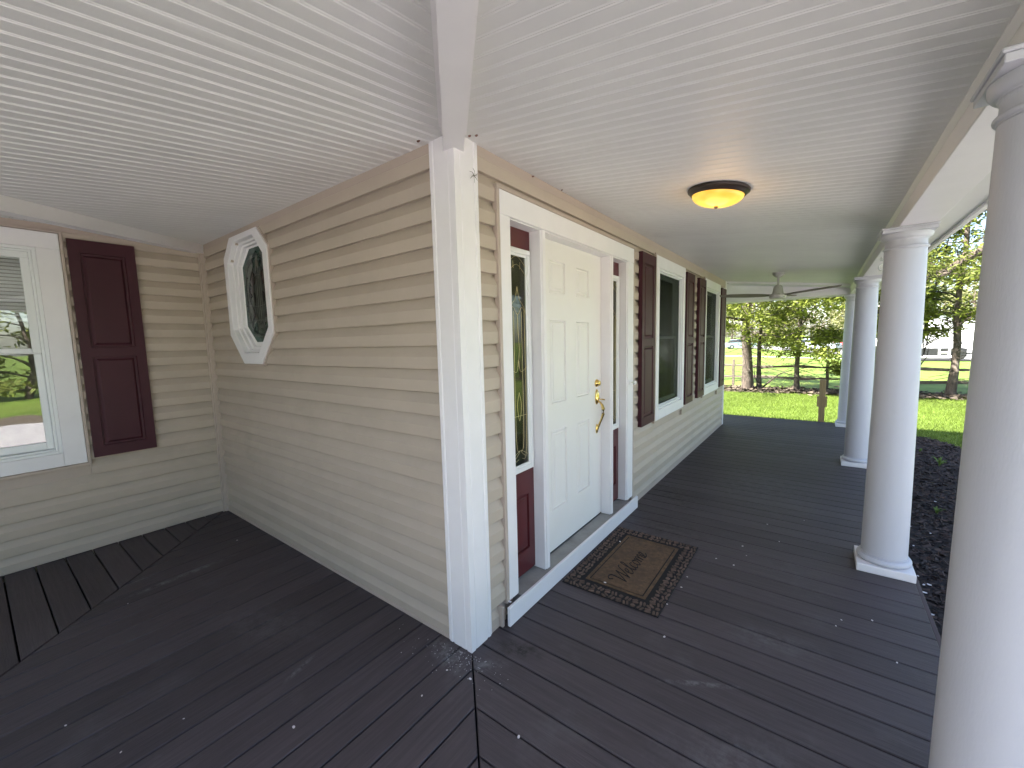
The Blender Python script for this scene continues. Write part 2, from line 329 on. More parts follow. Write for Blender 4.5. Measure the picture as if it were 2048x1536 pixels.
# mulch chips
N = 26000
cx = RNG.uniform(1.87, 3.8, N); cy = RNG.uniform(-1.5, 9.7, N); k = in_poly(cx, cy, bed); cx, cy = cx[k], cy[k]; n = len(cx)
a = RNG.uniform(0, 2 * math.pi, n); ln = RNG.uniform(.012, .04, n); wd = RNG.uniform(.003, .009, n); zz = GZ + .006 + RNG.uniform(0, .022, n); tl = RNG.normal(0, .008, (n, 2))
dx, dy = np.cos(a) * ln, np.sin(a) * ln; ex, ey = -np.sin(a) * wd, np.cos(a) * wd
V = np.stack([np.stack([cx - dx - ex, cy - dy - ey, zz], 1), np.stack([cx + dx - ex, cy + dy - ey, zz + tl[:, 0]], 1),
              np.stack([cx + dx + ex, cy + dy + ey, zz + tl[:, 1] + .004], 1), np.stack([cx - dx + ex, cy - dy + ey, zz + .004], 1)], 1).reshape(-1, 3)
fast_mesh('mulch_chips', V, np.arange(4 * n).reshape(n, 4), M['chip'], props={'kind': 'stuff', 'label': 'dark shredded bark mulch in the bed beside the porch', 'category': 'mulch'})
# twigs and leaves at the foot of the fence
N = 5000
cx = RNG.uniform(-4, 8, N); cy = 16.35 + RNG.normal(0, .38, N) + .06 * cx; n = N
a = RNG.uniform(0, 2 * math.pi, n); ln = RNG.uniform(.03, .12, n); wd = RNG.uniform(.01, .035, n); zz = GZ + .01 + RNG.uniform(0, .09, n); tl = RNG.normal(0, .03, (n, 2))
dx, dy = np.cos(a) * ln, np.sin(a) * ln; ex, ey = -np.sin(a) * wd, np.cos(a) * wd
V = np.stack([np.stack([cx - dx - ex, cy - dy - ey, zz], 1), np.stack([cx + dx - ex, cy + dy - ey, zz + tl[:, 0]], 1),
              np.stack([cx + dx + ex, cy + dy + ey, zz + tl[:, 1] + .01], 1), np.stack([cx - dx + ex, cy - dy + ey, zz + .01], 1)], 1).reshape(-1, 3)
fast_mesh('fallen_twigs', V, np.arange(4 * n).reshape(n, 4), M['leaflitter'], props={'kind': 'stuff', 'label': 'brown twigs and dead leaves under the rail fence', 'category': 'leaf litter'})

# ------------------------------------------------------------------ deck
deck = empty('porch_deck', kind='structure')
P = 0.1485; GAP = 0.0078; W = 1.862; YEND = 7.62
def deck_board(poly, m):
    b = MB(); b.prism(poly, -.024, 0.0, .0030); return b.build('deck_board', m, deck)
y = -.065 + .1485
# boards crosswise in front of wall A (run along x), incl. the part past the outer mitre
kk = -13
while True:
    y0 = -.065 + P * kk; y1 = y0 + P
    if y0 > YEND - .02: break
    y1c = min(y1, YEND)
    if y1 > -W:
        a0, a1 = max(y0, -W) + GAP / 2, y1c - GAP / 2
        xs0 = -a0 + GAP * .7 if a0 < 0 else (-.0 if a0 < DEPTH_A else -.9); xs1 = -a1 + GAP * .7 if a1 < 0 else (-.0 if a0 < DEPTH_A else -.9)
        xs0 = xs0 if a0 < 0 else min(xs0, -.02); xs1 = xs1 if a1 < 0 else min(xs1, -.02)
        deck_board([(xs0, a0), (W, a0), (W, a1), (xs1, a1)] + ([(-.02, .012), (.003, .0)] if a0 < 0 < a1 else []), M['deck_x'])
    kk += 1
# boards in front of wall B (run along y) between the inner and outer mitres
kk = -40
while True:
    x0 = .065 - P * (kk + 1); x1 = x0 + P
    if x1 < -L: break
    if x0 < W:
        b0, b1 = max(x0, -L) + GAP / 2, min(x1, W) - GAP / 2
        t0 = -max(b0, 0) - (GAP * .7 if b0 > 0 else -.02); t1 = -max(b1, 0) - (GAP * .7 if b1 > 0 else -.02)
        e0 = -min(b0 + L, W) + GAP * .7; e1 = -min(b1 + L, W) + GAP * .7
        if b0 + L > W: e0 = -W
        if b1 + L > W: e1 = -W
        if not (t0 - e0 < .01 and t1 - e1 < .01):
            deck_board([(b0, e0), (b1, e1), (b1, t1)] + ([(-.0, -.003), (-.012, .02)] if b0 < 0 < b1 else []) + [(b0, t0)], M['deck_y'])
    kk += 1
# boards in front of wall C (run along x)
for kk in range(0, 30):
    y1 = -.02 - P * kk; y0 = y1 - P; a0, a1 = y0 + GAP / 2, y1 - GAP / 2
    deck_board([(-L, a0), (-L + min(-a0, W) - GAP * .7, a0), (-L + min(-a1, W) - GAP * .7, a1), (-L, a1)], M['deck_x'])
b = MB(); b.box((W + .002, -W, -.30), (W + .022, YEND + .02, -.006), .002); b.box((-.9, YEND + .002, -.30), (W, YEND + .022, -.006), .002); b.box((-L + W, -W - .022, -.3), (W, -W - .002, -.006), .002)
b.build('deck_fascia', M['fascia'], deck)
b = MB(); b.box((-.9, -W + .03, -.2), (W - .03, YEND - .03, -.05)); b.box((-L, -W + .03, -.2), (-.91, -.0, -.05)); b.box((-L, -6, -.2), (-L + W - .03, -W + .02, -.05))
b.build('deck_gap_shade', M['dark'], deck)  # solid near-black slab: shade painted in behind the gaps between boards
b = MB()
for yy in np.arange(-1.6, 7.6, 2.1): b.box((W - .16, yy, -.6), (W - .06, yy + .1, -.2))
b.box((W - .03, -W, -.52), (W - .01, YEND, -.3))
b.build('deck_skirt', M['dark'], deck)

# ------------------------------------------------------------------ house
house = empty('house', 'beige vinyl-sided house with white trim and burgundy shutters round the porch', 'house')
PROF = [(0, 0), (0.0, .0188), (.003, .0195), (.060, .0215), (.065, .0190), (.1120, -.0035), (.1130, -.0066), (PITCH, -.0066)]
def plank(T, parent, u0, u1, z0, ztop=None, base=0.0):
    z1 = z0 + PITCH; pr = PROF
    if ztop is not None and z1 > ztop:
        hh = ztop - z0
        if hh < .01: return
        pr = [q for q in PROF if q[0] < hh]; 
        q0 = pr[-1]; q1 = PROF[len(pr)] if len(pr) < len(PROF) else PROF[-1]
        t = (hh - q0[0]) / max(1e-6, q1[0] - q0[0]); pr = pr + [(hh, q0[1] + t * (q1[1] - q0[1]))]
    b = MB(T); pts0 = [(u0, z0 + p, base + q) for p, q in pr]; pts1 = [(u1, z0 + p, base + q) for p, q in pr]
    b.loft([pts0 + [(u0, pts0[-1][1], base - .007)], pts1 + [(u1, pts1[-1][1], base - .007)]], True, True, True)
    return b.build('siding_plank', M['siding'], parent)
def courses(): return [.006 + PITCH * k for k in range(0, 21)]

# wall A backing with openings (door .30-2.21, windows)
WINS = [(2.80, 3.86), (4.93, 5.99)]; WZ0, WZ1 = .70, 2.36
wallA = MB(TA)
def backing(b, u0, u1, z0, z1, holes, w0, w1):
    us = sorted({u0, u1} | {h[0] for h in holes} | {h[1] for h in holes}); zs = sorted({z0, z1} | {h[2] for h in holes} | {h[3] for h in holes})
    for i in range(len(us) - 1):
        for j in range(len(zs) - 1):
            uc, zc_ = (us[i] + us[i + 1]) / 2, (zs[j] + zs[j + 1]) / 2
            if any(h[0] < uc < h[1] and h[2] < zc_ < h[3] for h in holes): continue
            b.box((us[i], zs[j], w0), (us[i + 1], zs[j + 1], w1))
holesA = [(.40, 2.11, .02, 2.22)] + [(a + .10, c - .10, WZ0 + .10, WZ1 - .12) for a, c in WINS]
backing(wallA, .05, DEPTH_A - .02, 0, 2.9, holesA, -.16, -.0392)
wallA = wallA.build('exterior_wall', M['jchan'], house)
for z in courses():
    segs = [(.165, .3)] if z < 2.33 - .0 else [(.165, 6.50)]
    if z + PITCH > 2.335: segs = [(.165, 6.50)]
    else:
        segs = [(.165, .298)]
        blk = []
        for a, c in WINS:
            if z + PITCH > WZ0 - .02 and z < WZ1: blk.append((a - .02, c + .02))
        cur = 2.212
        for a, c in blk: segs.append((cur, a)); cur = c
        segs.append((cur, 6.50))
    for a, c in segs:
        plank(TA, wallA, a, c, z, 2.43, -.032)
# trim strips on wall A
b = MB(TA); b.box((.165, 2.43, -.031), (6.50, H + .01, -.012), .002); b.box((.165, .0, -.031), (.255, .020, -.010), .002); b.box((2.20, .0, -.031), (6.50, .020, -.010), .002)
b.box((.165, 2.332, -.018), (6.50, 2.345, -.012)) if False else None
b.build('frieze_trim', M['jchan'], wallA)
b = MB(TA)
b.box((.296, .10, -.03), (.318, 2.318, .002), .003); b.box((2.192, .10, -.03), (2.214, 2.318, .002), .003); b.box((.296, 2.3185, -.03), (2.214, 2.340, .0025), .003)
b.box((.236, .0, -.03), (.256, .115, .012), .003)
b.build('door_channel', M['jchan'], wallA)

# wall B
wallB = MB(TB); backing(wallB, -L + .0, -.05, 0, 2.9, [(-2.58, -1.95, 1.50, 2.40)], -.16, -.0392)
wallB = wallB.build('exterior_wall', M['jchan'], house)
OCX, OCZ = -2.265, 1.967
def octa(a, b, hs, wt, ztop=9):
    pts = [(OCX - wt, OCZ - b), (OCX + wt, OCZ - b), (OCX + a, OCZ - hs), (OCX + a, OCZ + hs)]
    def clip(p, q):
        if q[1] <= ztop: return q
        t = (ztop - p[1]) / (q[1] - p[1]); return (p[0] + t * (q[0] - p[0]), ztop)
    top = clip((a, OCZ + hs), (wt, OCZ + b)); pts += [(OCX + top[0], top[1]), (OCX - top[0], top[1]), (OCX - a, OCZ + hs), (OCX - a, OCZ - hs)]
    return pts
def octhalf(z, a, b, hs, wt):
    d = abs(z - OCZ)
    if d > b: return None
    return a if d <= hs else a + (wt - a) * (d - hs) / (b - hs)
for z in courses():
    h_ = [octhalf(q, .40, .555, .317, .165) for q in (z, z + PITCH / 2, z + PITCH)]
    h_ = [q for q in h_ if q]
    if not h_ or z < 1.36: plank(TB, wallB, -L + .028, -.166, z, 2.43, -.032)
    else:
        w_ = min(h_) - .03
        plank(TB, wallB, -L + .028, OCX - w_, z, 2.43, -.032); plank(TB, wallB, OCX + w_, -.166, z, 2.43, -.032)
b = MB(TB); b.box((-L + .028, 2.43, -.031), (-.166, H + .01, -.012), .002); b.build('frieze_trim', M['jchan'], wallB)
b = MB(TB); b.box((-L + .028, 0, -.031), (-.166, .022, -.008), .002)
b.build('starter_trim', M['jchan'], wallB)
# wall C
wallC = MB(TC); CW = (-1.96, -.875); CZ0, CZ1 = .70, 2.41
backing(wallC, -6.0, .16, 0, 2.9, [(CW[0] + .12, CW[1] - .12, CZ0 + .11, CZ1 - .13)], -.16, -.0092)
wallC = wallC.build('exterior_wall', M['jchan'], house)
for z in courses():
    if z + PITCH > CZ0 - .02 and z < CZ1 + .0:
        plank(TC, wallC, -6, CW[0] - .02, z, 2.43, -.002); plank(TC, wallC, CW[1] + .015, -.0, z, 2.43, -.002)
    else: plank(TC, wallC, -6, -.0, z, 2.43, -.002)
b = MB(TC); b.box((-6, 2.43, -.001), (-.0, H + .01, .018), .002)
b.box((CW[1] + .002, CZ0 - .02, .0), (CW[1] + .022, CZ1 + .02, .030), .003)
b.box((CW[0] - .022, CZ0 - .02, .0), (CW[0] - .002, CZ1 + .02, .030), .003)
b.box((CW[0] - .022, CZ0 - .024, .0), (CW[1] + .022, CZ0 - .003, .031), .003); b.box((CW[0] - .022, CZ1 + .003, .0), (CW[1] + .022, CZ1 + .0195, .031), .003)
b.build('window_channel', M['jchan'], wallC)
# inner corner post
b = MB(); b.box((-L + .012, -.012, .0), (-L + .034, .026, H), .002); b.box((-L + .0345, -.0135, .0), (-L + .046, .026, H), .002); b.box((-L + .013, -.0255, 0), (-L + .033, -.0125, H), .002)
b.build('inner_corner_trim', M['jchan'], house)

# outer corner posts
def corner_post(cy0, sgn, parent, wd=.165):
    # profile: list of (distance along wall, proud)
    pr = [(0, 0), (.030, 0), (.033, -.004), (.040, -.004), (.043, -.002), (wd - .042, -.002), (wd - .039, -.006), (wd - .030, -.006), (wd - .026, -.002), (wd - .012, -.002), (wd - .009, -.007), (wd, -.007)]
    outer = [(-p, -q) for p, q in reversed(pr)] + [(q, p) for p, q in pr[1:]]          # along B then A (x,y)
    inner = [(-.05, wd), (-.05, .05), (-wd, .05)]
    poly = [(x, cy0 + sgn * y_) for x, y_ in outer + inner]
    b = MB(); b.loft([[(x, y_, 0.002) for x, y_ in poly], [(x, y_, 2.62) for x, y_ in poly]], True, True, True)
    return b.build('corner_post', M['white'], parent)
corner_post(0, 1, house)
b = MB(); b.box((-.06, 6.50, .002), (-.004, DEPTH_A + .03, 2.6), .003); b.box((-.12, DEPTH_A - .005, .002), (-.0605, DEPTH_A + .031, 2.6), .003)
b.build('corner_post', M['white'], house)

# ---- frames
def frame4(b, u0, u1, v0, v1, t, w0, w1, c=.002, tb=None, tt=None):
    tb = tb or t; tt = tt or t
    b.box((u0, v0, w0), (u0 + t, v1 - tt - .0005, w1), c); b.box((u1 - t, v0, w0), (u1, v1 - tt - .0005, w1), c)
    b.box((u0, v1 - tt, w0), (u1, v1, w1), c); b.box((u0 + t + .0005, v0, w0), (u1 - t - .0005, v0 + tb, w1), c)
def panelled(b, u0, u1, v0, v1, w, panels, prof, thick):
    us = sorted({u0, u1} | {p[0] for p in panels} | {p[1] for p in panels}); vs = sorted({v0, v1} | {p[2] for p in panels} | {p[3] for p in panels})
    for i in range(len(us) - 1):
        for j in range(len(vs) - 1):
            uc, vc = (us[i] + us[i + 1]) / 2, (vs[j] + vs[j + 1]) / 2
            if any(p[0] < uc < p[1] and p[2] < vc < p[3] for p in panels): continue
            b.add([(us[i], vs[j], w), (us[i + 1], vs[j], w), (us[i + 1], vs[j + 1], w), (us[i], vs[j + 1], w)], [(0, 1, 2, 3)])
    for p in panels:
        rings = [[(p[0] + d, p[2] + d, w + e), (p[1] - d, p[2] + d, w + e), (p[1] - d, p[3] - d, w + e), (p[0] + d, p[3] - d, w + e)] for d, e in prof]
        b.loft(rings, True, False, True)
    b.add([(u0, v0, w), (u1, v0, w), (u1, v1, w), (u0, v1, w), (u0, v0, w - thick), (u1, v0, w - thick), (u1, v1, w - thick), (u0, v1, w - thick)],
          [(0, 1, 5, 4), (1, 2, 6, 5), (2, 3, 7, 6), (3, 0, 4, 7), (4, 5, 6, 7)])

# ---- door surround
ZT = 2.195
srd = MB(TA); c = .003
srd.box((.320, .108, -.034), (.404, 2.196, .0), c); srd.box((2.064, .108, -.034), (2.190, 2.196, .0), c); srd.box((.320, 2.1965, -.034), (2.190, 2.3175, .0015), c)
srd.box((.4045, .108, -.095), (.412, ZT, -.006), .001)
srd.box((.697, .106, -.0945), (.756, ZT, -.003), c); srd.box((1.692, .106, -.0945), (1.752, ZT, -.003), c)
srd.box((2.048, .108, -.0945), (2.0635, ZT, -.0085), .002)
srd.box((.709, .107, -.0028), (.744, ZT - .002, .004), .003); srd.box((1.704, .107, -.0028), (1.740, ZT - .002, .004), .003)
srd.box((.4125, 2.187, -.0945), (.6965, 2.1945, -.006), .001); srd.box((.757, 2.187, -.0945), (1.6915, 2.1945, -.006), .001); srd.box((1.753, 2.187, -.0945), (2.0475, 2.1945, -.006), .001)
srd = srd.build('door_surround', M['white'], house)
b = MB(TA); b.box((.405, .03, -.16), (2.063, .104, .026), .004); b.build('threshold', M['sill'], house)
b = MB(TA); b.box((.258, .004, .0275), (2.205, .113, .046), .0025); b.box((.3, .1135, -.02), (.31, .116, .02)); b.build('threshold_board', M['white'], house)

def sc(y_): return -1.3867 + (y_ + 1.3867) * .97245
def sz(z_): return 1.55 + (z_ - 1.55) * .97245
door = MB(TA)
pan = [(sc(.984), sc(1.195), sz(1.862), sz(2.084)), (sc(1.357), sc(1.561), sz(1.862), sz(2.076)), (sc(.984), sc(1.195), sz(1.112), sz(1.690)), (sc(1.355), sc(1.560), sz(1.112), sz(1.686)),
       (sc(.980), sc(1.214), sz(.36), sz(.932)), (sc(1.353), sc(1.553), sz(.366), sz(.929))]
ys = sorted([.915, 1.125, 1.278, 1.480])
pan = [(ys[0], ys[1], p[2], p[3]) if i % 2 == 0 else (ys[2], ys[3], p[2], p[3]) for i, p in enumerate(pan)]
PD = [(0, 0), (.002, .003), (.007, .003), (.010, -.010), (.015, -.011), (.022, -.0035), (.034, -.0035), (.037, .001), (.041, .001)]
panelled(door, .762, 1.688, .118, 2.186, -.080, pan, PD, .04)
door = door.build('front_door', M['door'], house)
b = MB(TA); b.box((.762, .108, -.12), (1.688, .117, -.079)); b.build('door_sweep', M['black'], door)
# deadbolt
b = MB(); b.lathe([(.0, -.0795), (.031, -.0795), (.031, -.074), (.026, -.066), (.022, -.062), (.019, -.050), (.013, -.048), (.0, -.048)], (0, 1.605, 1.205), 24, 'x')
b.build('deadbolt', M['brass'], door, True)
hd = MB()
esc = []
for (s_, e_) in [(1.0, -.0795), (1.0, -.075), (.8, -.066), (.45, -.060), (.02, -.059)]:
    esc.append([(e_, 1.605 + .026 * s_ * math.cos(t), 1.095 + .062 * s_ * math.sin(t)) for t in [2 * math.pi * q / 24 for q in range(24)]])
hd.loft(esc, True, True, True)
hd.tube([(-.062, 1.605, 1.085), (-.045, 1.607, 1.077), (-.025, 1.612, 1.077), (-.012, 1.617, 1.073)], [.006, .005, .006, .004], 8)
pp = [(-.062, 1.605, 1.060), (-.048, 1.605, 1.052), (-.030, 1.605, 1.030), (-.020, 1.605, 1.000), (-.022, 1.605, .962), (-.034, 1.605, .925), (-.050, 1.605, .888), (-.062, 1.605, .860), (-.070, 1.605, .835)]
hd.tube(pp, [.006, .007, .010, .014, .012, .009, .008, .009, .008], 10)
esc = []
for (s_, e_) in [(1.0, -.0795), (1.0, -.075), (.7, -.068), (.02, -.066)]:
    esc.append([(e_, 1.605 + .017 * s_ * math.cos(t), .838 + .038 * s_ * math.sin(t)) for t in [2 * math.pi * q / 20 for q in range(20)]])
hd.loft(esc, True, True, True)
hd.build('handle', M['brass'], door, True)
b = MB(); b.lathe([(.0, .0), (.021, .0), (.021, .004), (.012, .008), (.006, .010), (.0055, .030), (.011, .033), (.0185, .040), (.019, .047), (.014, .055), (.0, .058)], (.0, 2.112, 1.166), 20, 'x')
b.build('door_pull', M['whiteclean'], house, True)

# ---- sidelights
def ribbon(b, pts, r=.0022, w=-.0705):
    out = []
    P_ = [Vector((p[0], p[1])) for p in pts]
    for i in range(len(P_) - 1):
        p0 = P_[max(i - 1, 0)]; p1 = P_[i]; p2 = P_[i + 1]; p3 = P_[min(i + 2, len(P_) - 1)]
        for t in (0, .25, .5, .75):
            out.append(.5 * ((2 * p1) + (-p0 + p2) * t + (2 * p0 - 5 * p1 + 4 * p2 - p3) * t * t + (-p0 + 3 * p1 - 3 * p2 + p3) * t ** 3))
    out.append(P_[-1])
    b.tube([(p.x, p.y, w) for p in out], r, 5)
def sidelight(u0, u1):
    s = MB(TA); frame4(s, u0 + .012, u1 - .012, .77, 2.075, .030, -.085, -.066, .003); frame4(s, u0 + .042, u1 - .042, .80, 2.045, .014, -.085, -.072, .002)
    s = s.build('sidelight', M['whiteclean'], house)
    p = MB(TA); panelled(p, u0, u1, .118, .769, -.080, [(u0 + .055, u1 - .055, .26, .62)], PD, .03); p.build('panel', M['burgundy2'], s)
    p = MB(TA); p.box((u0, 2.076, -.11), (u1, 2.187, -.080)); p.build('panel', M['burgundy2'], s)
    gbx = MB(TA); gbx.box((u0 + .045, .803, -.083), (u1 - .045, 2.042, -.077)); gbx.build('glass', M['glass_s'], s)
    bk = MB(TA); bk.box((u0, .118, -.14), (u1, 2.18, -.125)); bk.build('curtain', M['room'], s)
    c_ = MB(TA); a_, z_ = u0 + .056, u1 - .056; m_ = (a_ + z_) / 2; w_ = z_ - a_; wq = -.0745
    for lst in [[(a_, 1.98), (m_, 2.03), (z_, 1.98)], [(a_, 1.93), (m_, 1.985), (z_, 1.93)], [(a_ + w_ * .3, 2.0), (a_ + w_ * .32, 1.96)], [(a_ + w_ * .7, 2.0), (a_ + w_ * .68, 1.96)],
                [(m_, 1.86), (m_ + w_ * .12, 1.79), (m_ + w_ * .3, 1.76), (m_ + w_ * .45, 1.72)], [(m_, 1.86), (m_ - w_ * .12, 1.79), (m_ - w_ * .3, 1.76), (m_ - w_ * .45, 1.72)],
                [(a_, 1.70), (m_ - w_ * .25, 1.745), (m_, 1.70), (m_ + w_ * .25, 1.745), (z_, 1.70)], [(m_, 1.70), (m_, 1.62), (m_ + .01, 1.5), (m_ - .006, 1.4)],
                [(m_ + w_ * .22, 1.72), (m_ + w_ * .22, .98), (m_ + w_ * .05, .90), (m_ + w_ * .3, .86)], [(m_ - w_ * .22, 1.72), (m_ - w_ * .22, .98), (m_ - w_ * .05, .90), (m_ - w_ * .3, .86)],
                [(m_ + w_ * .38, 1.73), (m_ + w_ * .38, .93), (m_ + w_ * .1, .85)], [(m_ - w_ * .38, 1.73), (m_ - w_ * .38, .93), (m_ - w_ * .1, .85)],
                [(a_, 1.40), (m_ - .02, 1.37), (m_, 1.44), (m_ + .02, 1.37), (z_, 1.40)], [(a_, 1.11), (z_, 1.11)], [(a_, .86), (m_, .90), (z_, .86)], [(m_, 1.25), (m_ + .02, 1.17), (m_, 1.08), (m_ - .02, 1.17), (m_, 1.25)]]:
        ribbon(c_, lst, .0012, wq)
    c_.build('brass_came', M['came'], s)
M['glass_s'] = glass("sidelight_glass", (0.55, 0.56, 0.46), 0.05, 0.0, 0.5)
sidelight(.412, .697); sidelight(1.752, 2.048)

# ---- windows on wall A
def window_a(u0, u1):
    v0, v1 = WZ0, WZ1; w = MB(TA)
    frame4(w, u0, u1, v0, v1, .088, -.031, .010, .003, .105, .115)
    w = w.build('window', M['white'], house)
    f = MB(TA); frame4(f, u0 + .0885, u1 - .0885, v0 + .1055, v1 - .1155, .022, -.11, -.004, .002); frame4(f, u0 + .111, u1 - .111, v0 + .128, v1 - .138, .014, -.11, -.020, .002)
    f.build('window_frame', M['whiteclean'], w)
    s = MB(TA); a_, z_ = u0 + .1255, u1 - .1255; b0, b1 = v0 + .1425, v1 - .1525; mid = 1.55
    frame4(s, a_, z_, b0, mid + .014, .030, -.085, -.055, .002, .045); frame4(s, a_, z_, mid - .014, b1, .030, -.108, -.0855, .002)
    s.build('sash', M['whiteclean'], w)
    q = MB(TA); q.box((a_ + .03, b0 + .04, -.072), (z_ - .03, mid, -.068)); q.box((a_ + .03, mid + .014, -.099), (z_ - .03, b1 - .03, -.095)); q.build('pane', M['glass'], w)
    q = MB(TA); q.box((a_ - .002, b0 - .002, -.034), (z_ + .002, b1 + .002, -.0325)); q.build('insect_screen', M['screen'], w)
    j = MB(TA); frame4(j, u0 - .020, u1 + .020, v0 - .020, v1 + .020, .0195, -.03, .004, .002); j.build('window_channel', M['jchan'], w)
    return w
for a, c in WINS: window_a(a, c)
def shutter(T, u0, u1, v0, v1, w, parent, th=.028):
    b = MB(T); mid = v0 + (v1 - v0) * .487; st = .060
    prof = [(0, 0), (.004, -.012), (.018, -.013), (.032, -.002), (.036, -.002)]
    panelled(b, u0, u1, v0, v1, w, [(u0 + st, u1 - st, v0 + .082, mid - .028), (u0 + st, u1 - st, mid + .045, v1 - .095)], prof, th)
    return b.build('shutter', M['burgundy'], parent)
for u0 in (2.345, 3.885, 4.525, 6.03):
    shutter(TA, u0, u0 + .375, .722, 2.322, .024, house, .038)
shutter(TC, -.838, -.460, .728, 2.385, .042, house, .026)

# ---- window on wall C
wc = MB(TC); frame4(wc, CW[0], CW[1], CZ0, CZ1, .120, -.001, .028, .003, .098, .115); wc = wc.build('window', M['white'], house)
u0, u1, v0, v1 = CW[0] + .1205, CW[1] - .1205, CZ0 + .0985, CZ1 - .1155
f = MB(TC); frame4(f, u0, u1, v0, v1, .020, -.10, .018, .002); frame4(f, u0 + .0205, u1 - .0205, v0 + .0205, v1 - .0205, .014, -.10, .004, .002); f.build('window_frame', M['whiteclean'], wc)
f = MB(TC); a_, z_, b0, b1 = u0 + .035, u1 - .035, v0 + .035, v1 - .035; mid = 1.565
frame4(f, a_, z_, mid - .018, b1, .042, -.040, -.008, .003, .034); frame4(f, a_, z_, b0, mid + .012, .036, -.0735, -.041, .003, .055); f.build('sash', M['whiteclean'], wc)
f = MB(TC); f.box((a_ + .04, mid + .014, -.027), (z_ - .04, b1 - .04, -.023)); f.box((a_ + .034, b0 + .05, -.060), (z_ - .034, mid, -.056)); f.build('pane', M['glass_c'], wc)
f = MB(TC); f.box((u0, v0 + .002, -.0395), (u1, v0 + .012, .0), 0); f.build('window_sill', M['sill'], wc)
f = MB(TC); z = b1 - .03
while z > 1.80:
    f.loft([[(a_, z, -.062), (a_, z - .019, -.047), (a_, z - .020, -.047), (a_, z - .001, -.062)], [(z_, z, -.062), (z_, z - .019, -.047), (z_, z - .020, -.047), (z_, z - .001, -.062)]], True, True, True); z -= .025
f.box((a_, 1.775, -.064), (z_, 1.797, -.046), .003); f.box((a_, b1 - .035, -.072), (z_, b1 + .01, -.045), .003)
f.build('blind', M['blind'], wc)

# ---- octagonal window
def ring_oct(b, A, B, wA, wB, ztA, ztB):
    pa, pb = octa(*A, ztA), octa(*B, ztB); b.loft([[(p[0], p[1], wA) for p in pa], [(p[0], p[1], wB) for p in pb]], True)
oc = MB(TB)
O1 = (.392, .546, .313, .162); ZC1 = 2.426; 
seq = [((.392, .546, .313, .162), -.03, 2.428), ((.392, .546, .313, .162), .004, 2.428), ((.388, .542, .311, .160), .007, 2.426), ((.326, .462, .268, .135), .007, 2.385), ((.322, .458, .266, .134), .002, 2.383),
       ((.320, .456, .265, .133), -.030, 2.380), ((.306, .440, .258, .128), -.032, 2.366), ((.304, .438, .257, .127), -.055, 2.364), ((.286, .412, .250, .118), -.058, 2.35), ((.283, .408, .248, .116), -.080, 2.348), ((.262, .374, .242, .106), -.083, 2.335)]
oc.loft([[(p[0], p[1], w_) for p in octa(*A, zt)] for A, w_, zt in seq], True)
oc = oc.build('window', M['white'], house); oc['label'] = 'tall octagonal window with dark green leaded glass'
b = MB(TB); b.loft([[(p[0], p[1], w_) for p in octa(*A, zt)] for A, w_, zt in [((.408, .563, .32, .17), -.03, 2.4295), ((.408, .563, .32, .17), -.004, 2.4295), ((.393, .547, .314, .163), -.004, 2.429)]], True); b.build('window_channel', M['jchan'], oc)
gl_ = MB(TB); pg = octa(.265, .378, .243, .107, 2.337); gl_.add([(p[0], p[1], -.084) for p in pg], [tuple(range(8))]); gl_.build('pane', M['stain_grey'], oc)
gn = MB(TB)
def blob(m_, cx, cz, rx, rz, w, n=10, rot=0):
    b = MB(TB)
    b.add([(OCX + cx + rx * math.cos(t) * math.cos(rot) - rz * math.sin(t) * math.sin(rot), OCZ + cz + rx * math.cos(t) * math.sin(rot) + rz * math.sin(t) * math.cos(rot), w) for t in [2 * math.pi * q / n for q in range(n)]], [tuple(range(n))]); b.build('glass_piece', m_, oc)
bord = [(.262, .374, .242, .106), (.228, .330, .230, .090)]
gn.loft([[(p[0], p[1], -.0825) for p in octa(*bord[0], 2.333)], [(p[0], p[1], -.0825) for p in octa(*bord[1], 2.29)]], True)
for sgn in (-1, 1):
    blob(M['stain_green'], sgn * .10, -.26, .035, .05, -.0820, rot=sgn * .5); blob(M['stain_green'], sgn * .15, .05, .03, .07, -.0820, rot=-sgn * .3); blob(M['stain_green'], sgn * .05, .27, .03, .06, -.0820)
blob(M['stain_green'], 0, -.30, .05, .04, -.0822)
gn.build('green_border_glass', M['stain_green'], oc)
for sgn in (-1, 1):
    blob(M['stain_dark'], sgn * .09, .13, .045, .06, -.0815); blob(M['stain_dark'], sgn * .13, .03, .03, .05, -.0815, rot=sgn * .6); blob(M['stain_dark'], sgn * .08, -.02, .025, .045, -.0815); blob(M['stain_dark'], sgn * .11, -.14, .02, .05, -.0815, rot=-sgn * .4)
ld = MB(TB)
def cam_(pts, r=.0022):
    ribbon(ld, [(OCX + p[0], OCZ + p[1]) for p in pts], r, -.080)
for sgn in (-1, 1):
    for k_ in (0, .035, .07): cam_([(sgn * k_, .22), (sgn * k_, -.24)])
    cam_([(sgn * .12, .30), (sgn * .06, .24), (sgn * .14, .12), (sgn * .17, -.02), (sgn * .10, -.14), (sgn * .16, -.24), (sgn * .08, -.30), (0, -.33)])
    cam_([(0, .34), (sgn * .05, .28), (sgn * .16, .22), (sgn * .21, .10), (sgn * .21, -.1), (sgn * .18, -.2)])
    cam_([(0, .16), (sgn * .06, .14), (sgn * .085, .06), (sgn * .085, -.05), (sgn * .05, -.18), (0, -.24)])
    cam_([(sgn * .25, .05), (sgn * .13, .0), (sgn * .25, -.08)]); cam_([(sgn * .25, -.12), (sgn * .12, -.17), (sgn * .22, -.22)])
    cam_([(sgn * .10, -.24), (sgn * .14, -.28), (sgn * .09, -.30), (sgn * .07, -.26), (sgn * .10, -.24)])
